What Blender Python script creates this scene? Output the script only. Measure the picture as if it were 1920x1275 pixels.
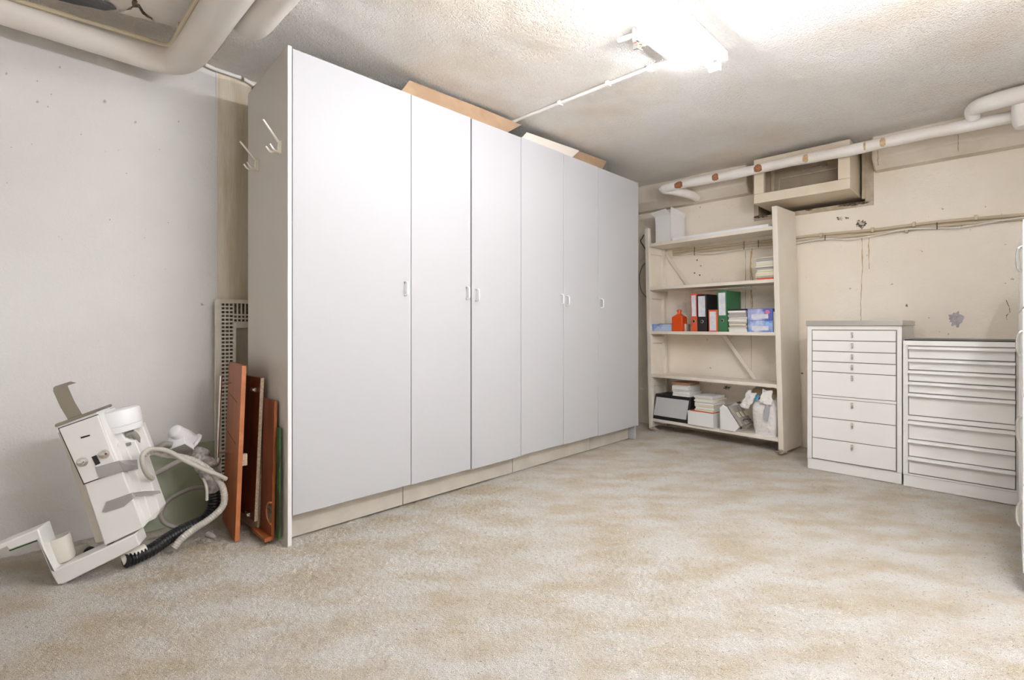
import bpy, bmesh, math, random
import numpy as np
from mathutils import Vector, Matrix, noise
random.seed(7)
D = bpy.data; SC = bpy.context.scene; COL = SC.collection
for o in list(D.objects): D.objects.remove(o)

# ---------------------------------------------------------------- camera, world, exposure
# world axes: X runs along the wardrobe row, Y towards the wall it stands against; camera over the origin
F_PX, HOR = 946.0, 612.0
CA, SA = 0.7124, 0.7017
FW = Vector((CA, SA, 0)); RT = Vector((SA, -CA, 0))
EYE = Vector((0, 0, 0.92))
cd = D.cameras.new('camera'); cam = D.objects.new('camera', cd); COL.objects.link(cam)
cam.location = EYE; cam.rotation_euler = (math.pi/2, 0, -math.atan2(CA, SA))
cd.sensor_width = 36; cd.lens = 36*F_PX/1920; cd.shift_y = -(1275/2-HOR)/1920; cd.clip_start = .02
SC.camera = cam
w = D.worlds.new('world'); SC.world = w; w.use_nodes = True
w.node_tree.nodes['Background'].inputs[0].default_value = (.9, .93, 1, 1)
w.node_tree.nodes['Background'].inputs[1].default_value = .02
vs = SC.view_settings
vs.view_transform = 'Standard'; vs.look = 'None'; vs.gamma = 1; vs.use_curve_mapping = False
vs.exposure = 1.43
SC.cycles.use_denoising = True
SC.cycles.max_bounces = 10; SC.cycles.diffuse_bounces = 6
TUBE_POWER = 33.0
TUBE_COL = (.95, .965, 1.03)
ZC = 2.22          # ceiling
YA = 2.86          # wall behind the wardrobes
XB = 4.34          # wall behind the shelving
YW = 2.152         # wardrobe fronts

def ray(px, py): return (px-960)*RT + F_PX*FW + Vector((0, 0, HOR-py))
def P(px, py, X=None, Y=None, Z=None, pl=None):
    """point of the place seen at photo pixel (px, py) on a known plane"""
    d = ray(px, py)
    if X is not None: t = X/d.x
    elif Y is not None: t = Y/d.y
    elif Z is not None: t = (Z-EYE.z)/d.z
    else: t = (Vector(pl[0])-EYE).dot(Vector(pl[1]))/d.dot(Vector(pl[1]))
    return EYE + d*t

# ---------------------------------------------------------------- materials
MATS = {}
def mat(name, col, rough=.5, metal=0., col2=None, scale=4., spread=(.4, .6), bump=0., bscale=60., bdist=.002, detail=6.,
        spots=None, spot_scale=20., spot_at=.7, coat=0., trans=0., bump2=0., b2scale=300., stretch=None, spec=.5, rot=None):
    if name in MATS: return MATS[name]
    m = D.materials.new(name); m.use_nodes = True; MATS[name] = m
    nt = m.node_tree; N = nt.nodes; L = nt.links; b = N['Principled BSDF']
    b.inputs['Base Color'].default_value = (*col, 1); b.inputs['Roughness'].default_value = rough
    b.inputs['Metallic'].default_value = metal; b.inputs['Coat Weight'].default_value = coat
    b.inputs['Specular IOR Level'].default_value = spec
    b.inputs['Transmission Weight'].default_value = trans
    g = N.new('ShaderNodeNewGeometry'); src = g.outputs['Position']
    if rot:
        mr = N.new('ShaderNodeMapping'); mr.inputs['Rotation'].default_value = (0, 0, rot); L.new(src, mr.inputs['Vector']); src = mr.outputs[0]
    if stretch:
        mp = N.new('ShaderNodeMapping'); mp.inputs['Scale'].default_value = stretch; L.new(src, mp.inputs['Vector']); src = mp.outputs[0]
    last = None
    def nz(s, d, rg=.55):
        n = N.new('ShaderNodeTexNoise'); n.inputs['Scale'].default_value = s; n.inputs['Detail'].default_value = d
        n.inputs['Roughness'].default_value = rg; L.new(src, n.inputs['Vector']); return n.outputs['Fac']
    def rmp(o, a, c):
        r = N.new('ShaderNodeMapRange'); r.inputs[1].default_value = a; r.inputs[2].default_value = c; L.new(o, r.inputs[0]); return r.outputs[0]
    def mix(f, a, bb):
        x = N.new('ShaderNodeMix'); x.data_type = 'RGBA'
        L.new(f, x.inputs[0])
        for i, v in ((6, a), (7, bb)):
            if isinstance(v, tuple): x.inputs[i].default_value = (*v, 1)
            else: L.new(v, x.inputs[i])
        return x.outputs[2]
    if col2:
        last = mix(rmp(nz(scale, detail), *spread), col, col2)
    if spots:
        last = mix(rmp(nz(spot_scale, 3.), spot_at, spot_at+.04), last or col, spots)
    if last: L.new(last, b.inputs['Base Color'])
    if bump or bump2:
        bp = N.new('ShaderNodeBump'); bp.inputs['Strength'].default_value = bump; bp.inputs['Distance'].default_value = bdist
        L.new(nz(bscale, 5.), bp.inputs['Height']); out = bp.outputs[0]
        if bump2:
            b2 = N.new('ShaderNodeBump'); b2.inputs['Strength'].default_value = bump2; b2.inputs['Distance'].default_value = bdist
            L.new(nz(b2scale, 2.), b2.inputs['Height']); L.new(out, b2.inputs['Normal']); out = b2.outputs[0]
        L.new(out, b.inputs['Normal'])
    return m

def emit(name, col, s):
    m = D.materials.new(name); m.use_nodes = True; b = m.node_tree.nodes['Principled BSDF']
    b.inputs['Base Color'].default_value = (.9, .9, .9, 1)
    b.inputs['Emission Color'].default_value = (*col, 1); b.inputs['Emission Strength'].default_value = s
    return m

def glassy(name, col, opacity, rough=.1):
    m = D.materials.new(name); m.use_nodes = True; nt = m.node_tree; N = nt.nodes; L = nt.links
    b = N['Principled BSDF']; b.inputs['Base Color'].default_value = (*col, 1); b.inputs['Roughness'].default_value = rough
    t = N.new('ShaderNodeBsdfTransparent'); t.inputs[0].default_value = (*[.6+.4*c for c in col], 1)
    x = N.new('ShaderNodeMixShader'); x.inputs[0].default_value = opacity
    L.new(t.outputs[0], x.inputs[1]); L.new(b.outputs[0], x.inputs[2]); L.new(x.outputs[0], N['Material Output'].inputs[0])
    return m

M_wallA = mat('grey_plaster', (.68, .655, .625), .75, col2=(.74, .73, .715), scale=1.3, spread=(.35, .65), spots=(.42, .38, .32), spot_scale=26, spot_at=.735, bump=.5, bscale=38, bdist=.004, bump2=.3, b2scale=160)
M_wallB = mat('cream_plaster', (.84, .75, .62), .5, col2=(.89, .82, .72), scale=1.6, spread=(.35, .65), spots=(.45, .37, .28), spot_scale=22, spot_at=.72, bump=.5, bscale=26, bdist=.006, bump2=.3, b2scale=140)
M_ceil = mat('stippled_ceiling', (.90, .82, .70), .8, col2=(.96, .93, .88), scale=1.0, spread=(.36, .52), bump=1., bscale=62, bdist=.014, bump2=.8, b2scale=150)
M_beam = mat('beam_plaster', (.78, .70, .60), .7, col2=(.68, .60, .49), scale=3, bump=.5, bscale=30, bdist=.005)
M_floor = mat('beige_carpet', (.80, .69, .52), .95, col2=(.95, .90, .815), scale=3.6, spread=(.36, .60), detail=9., spots=(.50, .41, .28), spot_scale=115, spot_at=.635, bump=1., bscale=120, bdist=.014, bump2=.8, b2scale=380, spec=.1, stretch=(1, 1.9, 1), rot=.793)  # dark flecks paint in the shadowed pits of the pile
M_rear = mat('rear_plaster', (.84, .82, .79), .8, bump=.3)
M_door = mat('white_melamine', (.47, .47, .475), .5, spec=.3, bump=.03, bscale=12, bdist=.001)
M_side = mat('grey_white_melamine', (.60, .565, .51), .4)
M_plinth = mat('beige_plinth', (.60, .56, .48), .45, col2=(.54, .50, .43), scale=8)
M_edge = mat('pale_edge', (.78, .77, .75), .4)
M_gap = mat('grey_carcass', (.40, .37, .31), .7)
M_chrome = mat('chrome', (.78, .77, .74), .18, 1.)
M_hook = mat('satin_nickel', (.86, .83, .74), .3, .7)
M_dsteel = mat('dark_steel', (.36, .33, .27), .25, 1.)
M_steel = mat('brushed_steel', (.60, .58, .55), .3, 1., bump=.1, bscale=200, stretch=(1, 1, 20))
M_wpl = mat('white_plastic', (.82, .82, .82), .3)
M_dev = mat('white_enamel', (.78, .765, .735), .28)
M_dev2 = mat('cream_enamel', (.70, .66, .58), .4)
M_black = mat('black_plastic', (.02, .02, .02), .35)
M_blackrub = mat('black_rubber', (.015, .015, .016), .28)
M_grey = mat('grey_hose', (.46, .43, .38), .45)
M_grey2 = mat('dark_grey_hose', (.27, .25, .22), .45)
M_wrap = mat('grey_wrap', (.42, .39, .36), .18, col2=(.22, .20, .19), scale=40, bump=.8, bscale=60, bdist=.006)
M_tape = mat('grey_tape', (.50, .49, .49), .22, .6, bump=.4, bscale=30, bdist=.004)
M_orange = mat('cherry_veneer', (.36, .105, .03), .38, col2=(.29, .08, .022), scale=5, stretch=(6, 6, .6))
M_orange2 = mat('dark_cherry_veneer', (.19, .05, .02), .42, col2=(.14, .035, .014), scale=5, stretch=(6, 6, .6))
M_orangee = mat('cherry_edge', (.52, .19, .065), .4, col2=(.43, .14, .045), scale=20)
M_chip = mat('chipboard', (.60, .50, .36), .8, col2=(.42, .33, .22), scale=160, spread=(.4, .6))
M_green = mat('green_paint', (.02, .13, .025), .4, col2=(.02, .045, .015), scale=7)
M_lat = mat('cream_lattice', (.68, .64, .55), .55, col2=(.58, .50, .38), scale=9, spread=(.5, .75))
M_card = mat('cardboard', (.43, .29, .175), .8, col2=(.35, .23, .14), scale=6)
M_cardw = mat('pale_cardboard', (.72, .66, .58), .8)
M_shelf = mat('cream_painted_shelf', (.80, .745, .655), .5, col2=(.76, .69, .585), scale=4, bump=.1, bscale=20)
M_win = mat('cream_gloss_paint', (.74, .65, .51), .35, col2=(.68, .58, .44), scale=4)
M_winold = mat('old_window_paint', (.55, .47, .35), .5, col2=(.45, .37, .26), scale=14, bump=.4)
M_winbk = mat('brown_board', (.40, .33, .24), .6, col2=(.36, .29, .21), scale=6)
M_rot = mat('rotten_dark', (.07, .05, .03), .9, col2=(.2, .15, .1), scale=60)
M_pipe = mat('white_pipe_paint', (.84, .81, .77), .45, col2=(.79, .74, .67), scale=7, bump=.5, bscale=14, bdist=.006)
M_big = mat('cream_pipe_paint', (.80, .765, .72), .45, col2=(.77, .715, .65), scale=3, bump=.15, bscale=9, bdist=.006)
M_rust = mat('rust', (.42, .17, .07), .8, col2=(.25, .12, .06), scale=60)
M_cond = mat('cream_conduit', (.58, .49, .34), .4)
M_condw = mat('white_conduit', (.80, .78, .74), .4)
M_wcab = mat('ivory_steel', (.79, .775, .745), .3, bump=.04, bscale=30)
M_line = mat('drawer_gap', (.22, .20, .17), .7)
M_paper = mat('white_paper', (.82, .81, .78), .8)
M_cream = mat('cream_paper', (.74, .68, .52), .8)
M_pgrey = mat('grey_paper', (.45, .43, .39), .8)
M_red = mat('red_orange_card', (.66, .10, .03), .5)
M_redp = mat('orange_plastic', (.70, .085, .015), .3)
M_bgreen = mat('green_card', (.03, .16, .06), .45)
M_bblack = mat('black_card', (.018, .016, .014), .45)
M_label = mat('label_paper', (.72, .72, .74), .6, col2=(.60, .62, .70), scale=30)
M_blue = mat('blue_carton', (.15, .26, .58), .35, col2=(.55, .63, .80), scale=9, spread=(.42, .58))
M_blue2 = mat('indigo_carton', (.10, .13, .42), .35, col2=(.55, .60, .82), scale=10, spread=(.42, .58))
M_boxw = mat('white_carton', (.82, .81, .80), .6)
M_lgrey = mat('pale_grey_panel', (.56, .56, .56), .35)
M_bag = mat('white_bag_plastic', (.80, .78, .75), .3, bump=.7, bscale=16, bdist=.02, bump2=.2, b2scale=60)
M_bagprint = mat('grey_print', (.42, .42, .45), .4)
M_brown = mat('brown_paper', (.50, .39, .27), .7, bump=.6, bscale=30, bdist=.01)
M_blueb = mat('blue_plastic', (.10, .35, .55), .4)
M_exposed = mat('exposed_render', (.52, .50, .52), .9, col2=(.40, .37, .36), scale=40, bump=1, bscale=70, bdist=.004)
M_peel = mat('flaked_paint', (.13, .10, .07), .9, col2=(.6, .54, .46), scale=45, spread=(.47, .53))
M_streak = mat('rust_streak', (.50, .33, .16), .7, col2=(.60, .46, .30), scale=40)
M_crack = mat('crack_dark', (.22, .15, .08), .9)
M_seam = mat('seam_shadowless', (.50, .43, .33), .8)
M_smoke = glassy('smoky_plastic', (.55, .52, .47), .65, .15)
M_glass = glassy('green_glass', (.62, .66, .50), .36, .12)
M_tube = emit('lit_tube', TUBE_COL, TUBE_POWER)
M_fill_tube = emit('added_fill_tube', TUBE_COL, TUBE_POWER*2.75)  # stronger emission for the added fill lamp

# ---------------------------------------------------------------- mesh building
class MB:
    def __init__(s, tf=None): s.v = []; s.f = []; s.tf = tf or (lambda p: Vector(p))
    def add(s, vs, fs):
        k = len(s.v); s.v += [s.tf(v) for v in vs]; s.f += [tuple(i+k for i in f) for f in fs]; return s
    def box(s, a, b):
        (x0, y0, z0), (x1, y1, z1) = a, b
        vs = [(x, y, z) for z in (z0, z1) for y in (y0, y1) for x in (x0, x1)]
        return s.add(vs, [(0, 2, 3, 1), (4, 5, 7, 6), (0, 1, 5, 4), (2, 6, 7, 3), (0, 4, 6, 2), (1, 3, 7, 5)])
    def hexa(s, q0, q1):
        """solid between two matching polygons"""
        n = len(q0); fs = [tuple(range(n)), tuple(range(2*n-1, n-1, -1))]
        fs += [(i, (i+n), (i+1) % n+n, (i+1) % n) for i in range(n)]
        return s.add(list(q0)+list(q1), fs)
    def prism(s, poly, vec):
        vec = Vector(vec); return s.hexa([Vector(p) for p in poly], [Vector(p)+vec for p in poly])
    def tube(s, pts, r, seg=12, cap=True, smooth=0, ribs=None):
        pts = [Vector(s.tf(p)) for p in pts]; tf = s.tf; s.tf = lambda p: Vector(p)
        rr = list(r) if isinstance(r, (list, tuple)) else [r]*len(pts)
        if smooth:
            q = []; qr = []; n = len(pts)
            for i in range(n-1):
                p0, p1, p2, p3 = pts[max(i-1, 0)], pts[i], pts[i+1], pts[min(i+2, n-1)]
                for j in range(smooth):
                    t = j/smooth
                    q.append(.5*((2*p1)+(p2-p0)*t+(2*p0-5*p1+4*p2-p3)*t*t+(3*p1-p0-3*p2+p3)*t**3)); qr.append(rr[i]*(1-t)+rr[i+1]*t)
            q.append(pts[-1]); qr.append(rr[-1]); pts, rr = q, qr
        if ribs:
            step, depth = ribs; acc = 0; q = []; qr = []; L = [0]
            for i in range(1, len(pts)): L.append(L[-1]+(pts[i]-pts[i-1]).length)
            n = max(2, int(L[-1]/step)*4); j = 0
            for k in range(n+1):
                l = L[-1]*k/n
                while j < len(L)-2 and L[j+1] < l: j += 1
                t = (l-L[j])/max(1e-9, L[j+1]-L[j]); q.append(pts[j].lerp(pts[j+1], t))
                qr.append((rr[j]*(1-t)+rr[j+1]*t)-(depth if k % 4 in (2, 3) else 0))
            pts, rr = q, qr
        n = len(pts); ups = None; vs = []
        for i, p in enumerate(pts):
            t = (pts[min(i+1, n-1)]-pts[max(i-1, 0)])
            t = t.normalized() if t.length > 1e-9 else Vector((0, 0, 1))
            if ups is None:
                ups = t.orthogonal().normalized()
            ups = (ups-t*ups.dot(t)); ups = ups.normalized() if ups.length > 1e-6 else t.orthogonal().normalized()
            b = t.cross(ups)
            vs += [p+rr[i]*(math.cos(a)*ups+math.sin(a)*b) for a in [2*math.pi*k/seg for k in range(seg)]]
        fs = [(i*seg+k, i*seg+(k+1) % seg, (i+1)*seg+(k+1) % seg, (i+1)*seg+k) for i in range(n-1) for k in range(seg)]
        if cap: fs += [tuple(range(seg-1, -1, -1)), tuple((n-1)*seg+k for k in range(seg))]
        s.add(vs, fs); s.tf = tf; return s
    def lathe(s, p0, p1, prof, seg=28):
        """profile (distance along axis, radius) round the axis p0->p1"""
        a = Vector(s.tf(p0)); d = (Vector(s.tf(p1))-a).normalized(); u = d.orthogonal().normalized(); b = d.cross(u)
        tf = s.tf; s.tf = lambda p: Vector(p); vs = []
        for h, r in prof: vs += [a+d*h+r*(math.cos(t)*u+math.sin(t)*b) for t in [2*math.pi*k/seg for k in range(seg)]]
        n = len(prof)
        fs = [(i*seg+k, i*seg+(k+1) % seg, (i+1)*seg+(k+1) % seg, (i+1)*seg+k) for i in range(n-1) for k in range(seg)]
        fs += [tuple(range(seg-1, -1, -1)), tuple((n-1)*seg+k for k in range(seg))]
        s.add(vs, fs); s.tf = tf; return s

ORG = {}
def put(name, mb, m, parent=None, bevel=0., origin=None, smooth=35, extra=None, segs=2):
    """link everything gathered in mb as ONE mesh object"""
    if parent is not None: org = ORG[parent.name]
    elif origin is not None: org = Vector(origin)
    else:
        xs = [v.x for v in mb.v]; ys = [v.y for v in mb.v]
        org = Vector(((min(xs)+max(xs))/2, (min(ys)+max(ys))/2, min(v.z for v in mb.v)))
    me = D.meshes.new(name); me.from_pydata([v-org for v in mb.v], [], mb.f); me.update()
    bm = bmesh.new(); bm.from_mesh(me); bmesh.ops.recalc_face_normals(bm, faces=bm.faces); bm.to_mesh(me); bm.free()
    for p in me.polygons: p.use_smooth = True
    me.set_sharp_from_angle(angle=math.radians(smooth))
    for mm in (m if isinstance(m, (list, tuple)) else [m]): me.materials.append(mm)
    o = D.objects.new(name, me); COL.objects.link(o)
    if parent is not None: o.parent = parent
    else: o.location = org
    ORG[o.name] = org
    if bevel:
        bv = o.modifiers.new('bevel', 'BEVEL'); bv.width = bevel; bv.segments = segs; bv.limit_method = 'ANGLE'; bv.angle_limit = math.radians(40)
    return o
def thing(name, loc, label, cat, group=None):
    o = D.objects.new(name, None); o.empty_display_size = .05; COL.objects.link(o); o.location = loc; ORG[o.name] = Vector(loc)
    o['label'] = label; o['category'] = cat
    if group: o['group'] = group
    return o
def tag(o, label, cat, group=None):
    o['label'] = label; o['category'] = cat
    if group: o['group'] = group
    return o
def struct(o): o['kind'] = 'structure'; return o
def lab(o, label): o['label'] = label; return o

# ================================================================= THE ROOM
X0, Y0 = -1.25, -.85
XE = 4.9; YE = 3.3
# floor: a sagging, tufted carpet
def vnoise(x, y, seed):
    xi = np.floor(x).astype(np.int64); yi = np.floor(y).astype(np.int64); fx = x-xi; fy = y-yi
    fx = fx*fx*(3-2*fx); fy = fy*fy*(3-2*fy)
    def h(a, b):
        n = (a*374761393+b*668265263+seed*974711) & 0x7fffffff; n = ((n ^ (n >> 13))*1274126177) & 0x7fffffff
        return ((n ^ (n >> 16)) & 0xffff)/65535.
    return (h(xi, yi)*(1-fx)+h(xi+1, yi)*fx)*(1-fy)+(h(xi, yi+1)*(1-fx)+h(xi+1, yi+1)*fx)*fy
nx, ny = 1040, 720
gx = np.linspace(X0-.1, XB+.2, nx); gy = np.linspace(Y0-.1, YA+.15, ny)
GX, GY = np.meshgrid(gx, gy)
h = .010*(vnoise(GX*3.1, GY*3.1, 3)-.5)
h += .012*(vnoise(GX*62, GY*62, 1)-.6)*(.35+.65*vnoise(GX*2.3, GY*3, 8))
h += .007*(vnoise(GX*125, GY*125, 2)-.6)
h -= .006
co = np.stack([GX, GY, h], -1).reshape(-1, 3).astype(np.float32)
idx = np.arange(nx*ny).reshape(ny, nx)
q = np.stack([idx[:-1, :-1], idx[:-1, 1:], idx[1:, 1:], idx[1:, :-1]], -1).reshape(-1, 4).astype(np.int32)
me = D.meshes.new('floor'); me.vertices.add(len(co)); me.vertices.foreach_set('co', co.ravel())
me.loops.add(q.size); me.loops.foreach_set('vertex_index', q.ravel()); me.polygons.add(len(q))
me.polygons.foreach_set('loop_start', np.arange(len(q), dtype=np.int32)*4); me.update(calc_edges=True)
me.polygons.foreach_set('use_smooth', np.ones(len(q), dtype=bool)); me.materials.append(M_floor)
fl = D.objects.new('floor', me); COL.objects.link(fl); struct(fl)

def panel(name, a, b, m): return struct(put(name, MB().box(a, b), m, smooth=30))
panel('wall_left', (X0-.1, YA, -.05), (XE, YE-.3, ZC+.05), M_wallA)
# wall behind the shelving, with the window hole left open
WY0, WY1, WZ0 = .682, 1.489, 1.78
mb = MB()
mb.box((XB, Y0-.1, -.05), (XE, YA, WZ0)); mb.box((XB, Y0-.1, WZ0), (XE, WY0, ZC)); mb.box((XB, WY1, WZ0), (XE, YA, ZC)); mb.box((XB+.3, WY0, WZ0), (XE, WY1, ZC))
wall_b = struct(put('wall_back', mb, M_wallB, smooth=30))
# bevelled beam below the ceiling on both sides of the window
def beam(y0, y1):
    prof = [(XB+.01, 2.0), (4.27, 2.005), (4.20, 2.07), (4.20, ZC+.02), (XB+.01, ZC+.02)]
    return [(x, y0, z) for x, z in prof], [(x, y1, z) for x, z in prof]
mb = MB(); mb.hexa(*beam(WY1+.01, YA-.001)); mb.hexa(*beam(Y0, WY0-.01))
bm_ = struct(put('beam_back', mb, M_beam, bevel=.012))
# ceiling: gently uneven slab
cx = np.linspace(X0-.1, XE, 180); cy = np.linspace(Y0-.1, YA+.05, 120)
mb = MB(); vsx = []
for y in cy:
    for x in cx: vsx.append((x, y, ZC+.010*noise.noise(Vector((x*2.1, y*2.1, 3)))+.004*noise.noise(Vector((x*9, y*9, 1)))))
n = len(cx); mb.add(vsx, [(j*n+i, j*n+i+1, (j+1)*n+i+1, (j+1)*n+i) for j in range(len(cy)-1) for i in range(n-1)])
mb.box((X0-.1, Y0-.1, ZC+.03), (XE, YA+.05, ZC+.1))
struct(put('ceiling', mb, M_ceil, smooth=80))
panel('wall_right', (X0-.1, Y0-.1, -.05), (XE, Y0, ZC+.05), M_rear)
panel('wall_rear', (X0-.1, Y0-.1, -.05), (X0, YA+.1, ZC+.05), M_rear)

# marks on the wall: flaked patches, rust streaks, cracks
def patch(name, px, py, rx, ry, m, X=XB-.0012, n=26, jag=.45, parent=wall_b, seed=1):
    rs = random.Random(seed); c = []
    for k in range(n):
        a = 2*math.pi*k/n; r = 1-jag*rs.random()
        c.append(P(px+rx*r*math.cos(a), py+ry*r*math.sin(a), X=X))
    cen = sum(c, Vector())/n
    mb = MB(); mb.add([cen]+c, [(0, i+1, (i+1) % n+1) for i in range(n)])
    return put(name, mb, m, parent)
def streak(name, pts, wpx, m, X=XB-.001, parent=wall_b, seed=0, fix=None):
    rs = random.Random(seed); q = []; n = 0
    dense = []
    for (a, b) in zip(pts[:-1], pts[1:]):
        for k in range(6): dense.append((a[0]+(b[0]-a[0])*k/6+rs.uniform(-.6, .6), a[1]+(b[1]-a[1])*k/6))
    dense.append(pts[-1])
    for (x, y) in dense:
        ww = wpx*(.4+.9*rs.random()); q.append(P(x-ww/2, y, X=X)); q.append(P(x+ww/2, y, X=X))
    mb = MB(); mb.add(q, [(2*i, 2*i+1, 2*i+3, 2*i+2) for i in range(len(dense)-1)])
    return put(name, mb, m, parent)
patch('exposed_patch', 1792, 598, 17, 17, M_exposed, seed=3)
patch('flaked_patch', 1615, 421, 12, 11, M_peel, seed=5)
patch('flaked_patch', 1575, 410, 8, 5, M_peel, seed=8, jag=.7)
patch('flaked_patch', 1588, 409, 5, 3, M_peel, seed=9, jag=.7)
patch('flaked_patch', 1700, 573, 3, 3, M_peel, seed=2)
patch('flaked_patch', 1898, 523, 4, 3, M_peel, seed=4, jag=.7)
patch('flaked_patch', 1364, 727, 9, 7, M_peel, seed=14, jag=.7)
patch('flaked_patch', 1386, 755, 6, 4, M_peel, seed=15, jag=.7)
for i, (x, y) in enumerate([(1245, 530), (1302, 512), (1314, 498), (1307, 488), (1312, 516), (1524, 740), (1500, 762), (1742, 596), (1594, 541), (1640, 440), (1885, 531), (1504, 700), (1338, 744), (1342, 738), (1360, 745)]):
    patch('chip', x, y, 2.2, 1.9, M_peel, seed=20+i, n=9)
streak('rust_streak', [(1616, 446), (1617, 500), (1614, 560), (1614, 604)], 2.0, M_streak, seed=1)
streak('rust_streak', [(1629, 446), (1629, 480), (1630, 504)], 1.8, M_streak, seed=2)
streak('crack', [(1408, 470), (1407, 530), (1409, 600), (1408, 700)], .9, M_streak, seed=4)
streak('crack', [(1410, 464), (1407, 500), (1411, 525), (1408, 545), (1411, 570), (1409, 585)], 3.0, M_streak, seed=6)
streak('crack', [(1398, 470), (1398, 530), (1398, 600)], .7, M_crack, seed=7)
streak('crack', [(1886, 562), (1892, 575), (1894, 585), (1887, 592), (1888, 600)], 1.6, M_peel, seed=8)
for x, y0, y1, X in ((1646, 282, 310, 4.199), (1796, 253, 284, 4.199)):
    streak('beam_crack', [(x, y0), (x+.5, y1)], 1.0, M_crack, X=X, parent=bm_, seed=int(x))
streak('flaked_edge', [(1585, 386), (1600, 384), (1620, 381), (1636, 377)], 2, M_rot, seed=33)
# formwork seam lines and screw hole on the left wall
wall_a = D.objects['wall_left']
def patchA(name, px, py, r, m, seed=1):
    rs = random.Random(seed); c = [P(px+r*(1-.4*rs.random())*math.cos(k*.5), py+r*(1-.4*rs.random())*math.sin(k*.5), Y=YA-.0012) for k in range(12)]
    cen = sum(c, Vector())/12; mb = MB(); mb.add([cen]+c, [(0, i+1, (i+1) % 12+1) for i in range(12)]); put(name, mb, m, wall_a)
patchA('screw_hole', 425, 206, 2.6, M_black, 1); patchA('screw_hole', 428, 493, 2.2, M_black, 2)
for i, (x, y, r) in enumerate([(70, 191, 3), (96, 177, 2), (254, 229, 3), (152, 252, 1.8), (335, 228, 2), (21, 276, 1.6), (206, 412, 2), (237, 325, 1.5), (70, 152, 2), (112, 126, 2.6), (60, 270, 1.6), (299, 280, 1.4), (90, 200, 2), (12, 138, 3)]):
    patchA('chip', x, y, r, M_seam, 40+i)
mb = MB(); x0 = P(406, 300, Y=YA).x; mb.box((x0-.004, YA-.004, 0), (x0+.004, YA+.002, ZC))
put('plaster_ridge', mb, M_wallA, wall_a, bevel=.0015)
mb = MB(); mb.box((x0+.001, YA-.003, 0), (x0+.75, YA+.002, ZC)); put('bare_strip', mb, mat('ochre_plaster', (.66, .57, .42), .8, col2=(.76, .69, .56), scale=5, bump=.5, bscale=30, bdist=.004, stretch=(5, 5, .6)), wall_a)

# ================================================================= BASEMENT WINDOW
wf = thing('hopper_window', ((4.15), (WY0+WY1)/2, WZ0), 'cream boxed basement window frame high on the wall behind the thin pipe', 'window')
del wf['category'], wf['label']
wf.name = 'window_1'; ORG['window_1'] = ORG['hopper_window']; struct(wf)
mb = MB(); X1 = XB-.004; X2 = XB+.28
t = .035
mb.box((X1, WY0, WZ0), (X2, WY1, WZ0+t)); mb.box((X1, WY0, WZ0+t), (X2, WY0+.05, ZC-.01)); mb.box((X1, WY1-t, WZ0+t), (X2, WY1, ZC-.01))
put('outer_frame', mb, M_winold, wf, bevel=.003)
FY0, FY1, FZ0, FZ1 = .764, 1.386, 1.852, 2.187; XF = 4.03
mb = MB(); a = .072; c = .055
mb.box((XF, FY0, FZ0), (XF+.03, FY1, FZ0+a)); mb.box((XF, FY0, FZ1-c), (XF+.03, FY1, FZ1)); mb.box((XF, FY0, FZ0+a), (XF+.03, FY0+a+.0, FZ1-c)); mb.box((XF, FY1-a, FZ0+a), (XF+.03, FY1, FZ1-c))
put('front_frame', mb, M_win, wf, bevel=.004)
mb = MB(); s_ = .02
mb.box((XF+.03, FY0+.002, FZ0), (X2-.06, FY1-.002, FZ0+s_)); mb.box((XF+.03, FY0+.002, FZ1-s_), (X2-.06, FY1-.002, FZ1))
mb.box((XF+.03, FY0+.002, FZ0+s_), (X2-.06, FY0+s_, FZ1-s_)); mb.box((XF+.03, FY1-s_, FZ0+s_), (X2-.06, FY1-.002, FZ1-s_))
put('box_sides', mb, M_win, wf, bevel=.002)
mb = MB(); mb.box((4.24, FY0+s_, FZ0+s_), (4.26, FY1-s_, FZ1-s_)); 
bk = put('back_board', mb, M_winbk, wf)
mb = MB(); yy0, yy1, zz0, zz1 = FY0+.04, FY1-.11, FZ0+.03, FZ1-.12
for (A, B) in (((4.232, yy0, zz0), (4.241, yy0+.012, zz1)), ((4.232, yy1-.012, zz0), (4.241, yy1, zz1)), ((4.232, yy0, zz1-.012), (4.241, yy1, zz1)), ((4.232, yy0, zz0), (4.241, yy1, zz0+.012)), ((4.228, FY1-.085, FZ0+s_), (4.241, FY1-.06, FZ1-s_))):
    mb.box(A, B)
put('back_moulding', mb, M_winold, bk, bevel=.002)
h0, h1 = P(1507, 319, X=4.22), P(1540, 311, X=4.22)
mb = MB(); mb.tube([h0+Vector((.02, 0, 0)), h0, h1, h1+Vector((.02, 0, 0))], .005, 8)
mb.box((4.232, h1.y-.03, h1.z-.012), (4.24, h1.y+.01, h1.z+.012)); mb.box((4.232, h0.y-.008, h0.z-.012), (4.24, h0.y+.012, h0.z+.012))
put('handle', mb, M_steel, bk)
streak('rot', [(1411, 411), (1425, 409), (1440, 406), (1458, 403)], 4, M_rot, X=XB-.006, parent=wf, seed=3)
mb = MB(); mb.box((XB-.008, FY0-.035, FZ0-.02), (XB+.01, FY0-.012, FZ1)); put('hinge_strip', mb, M_winold, wf, bevel=.003)
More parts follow.
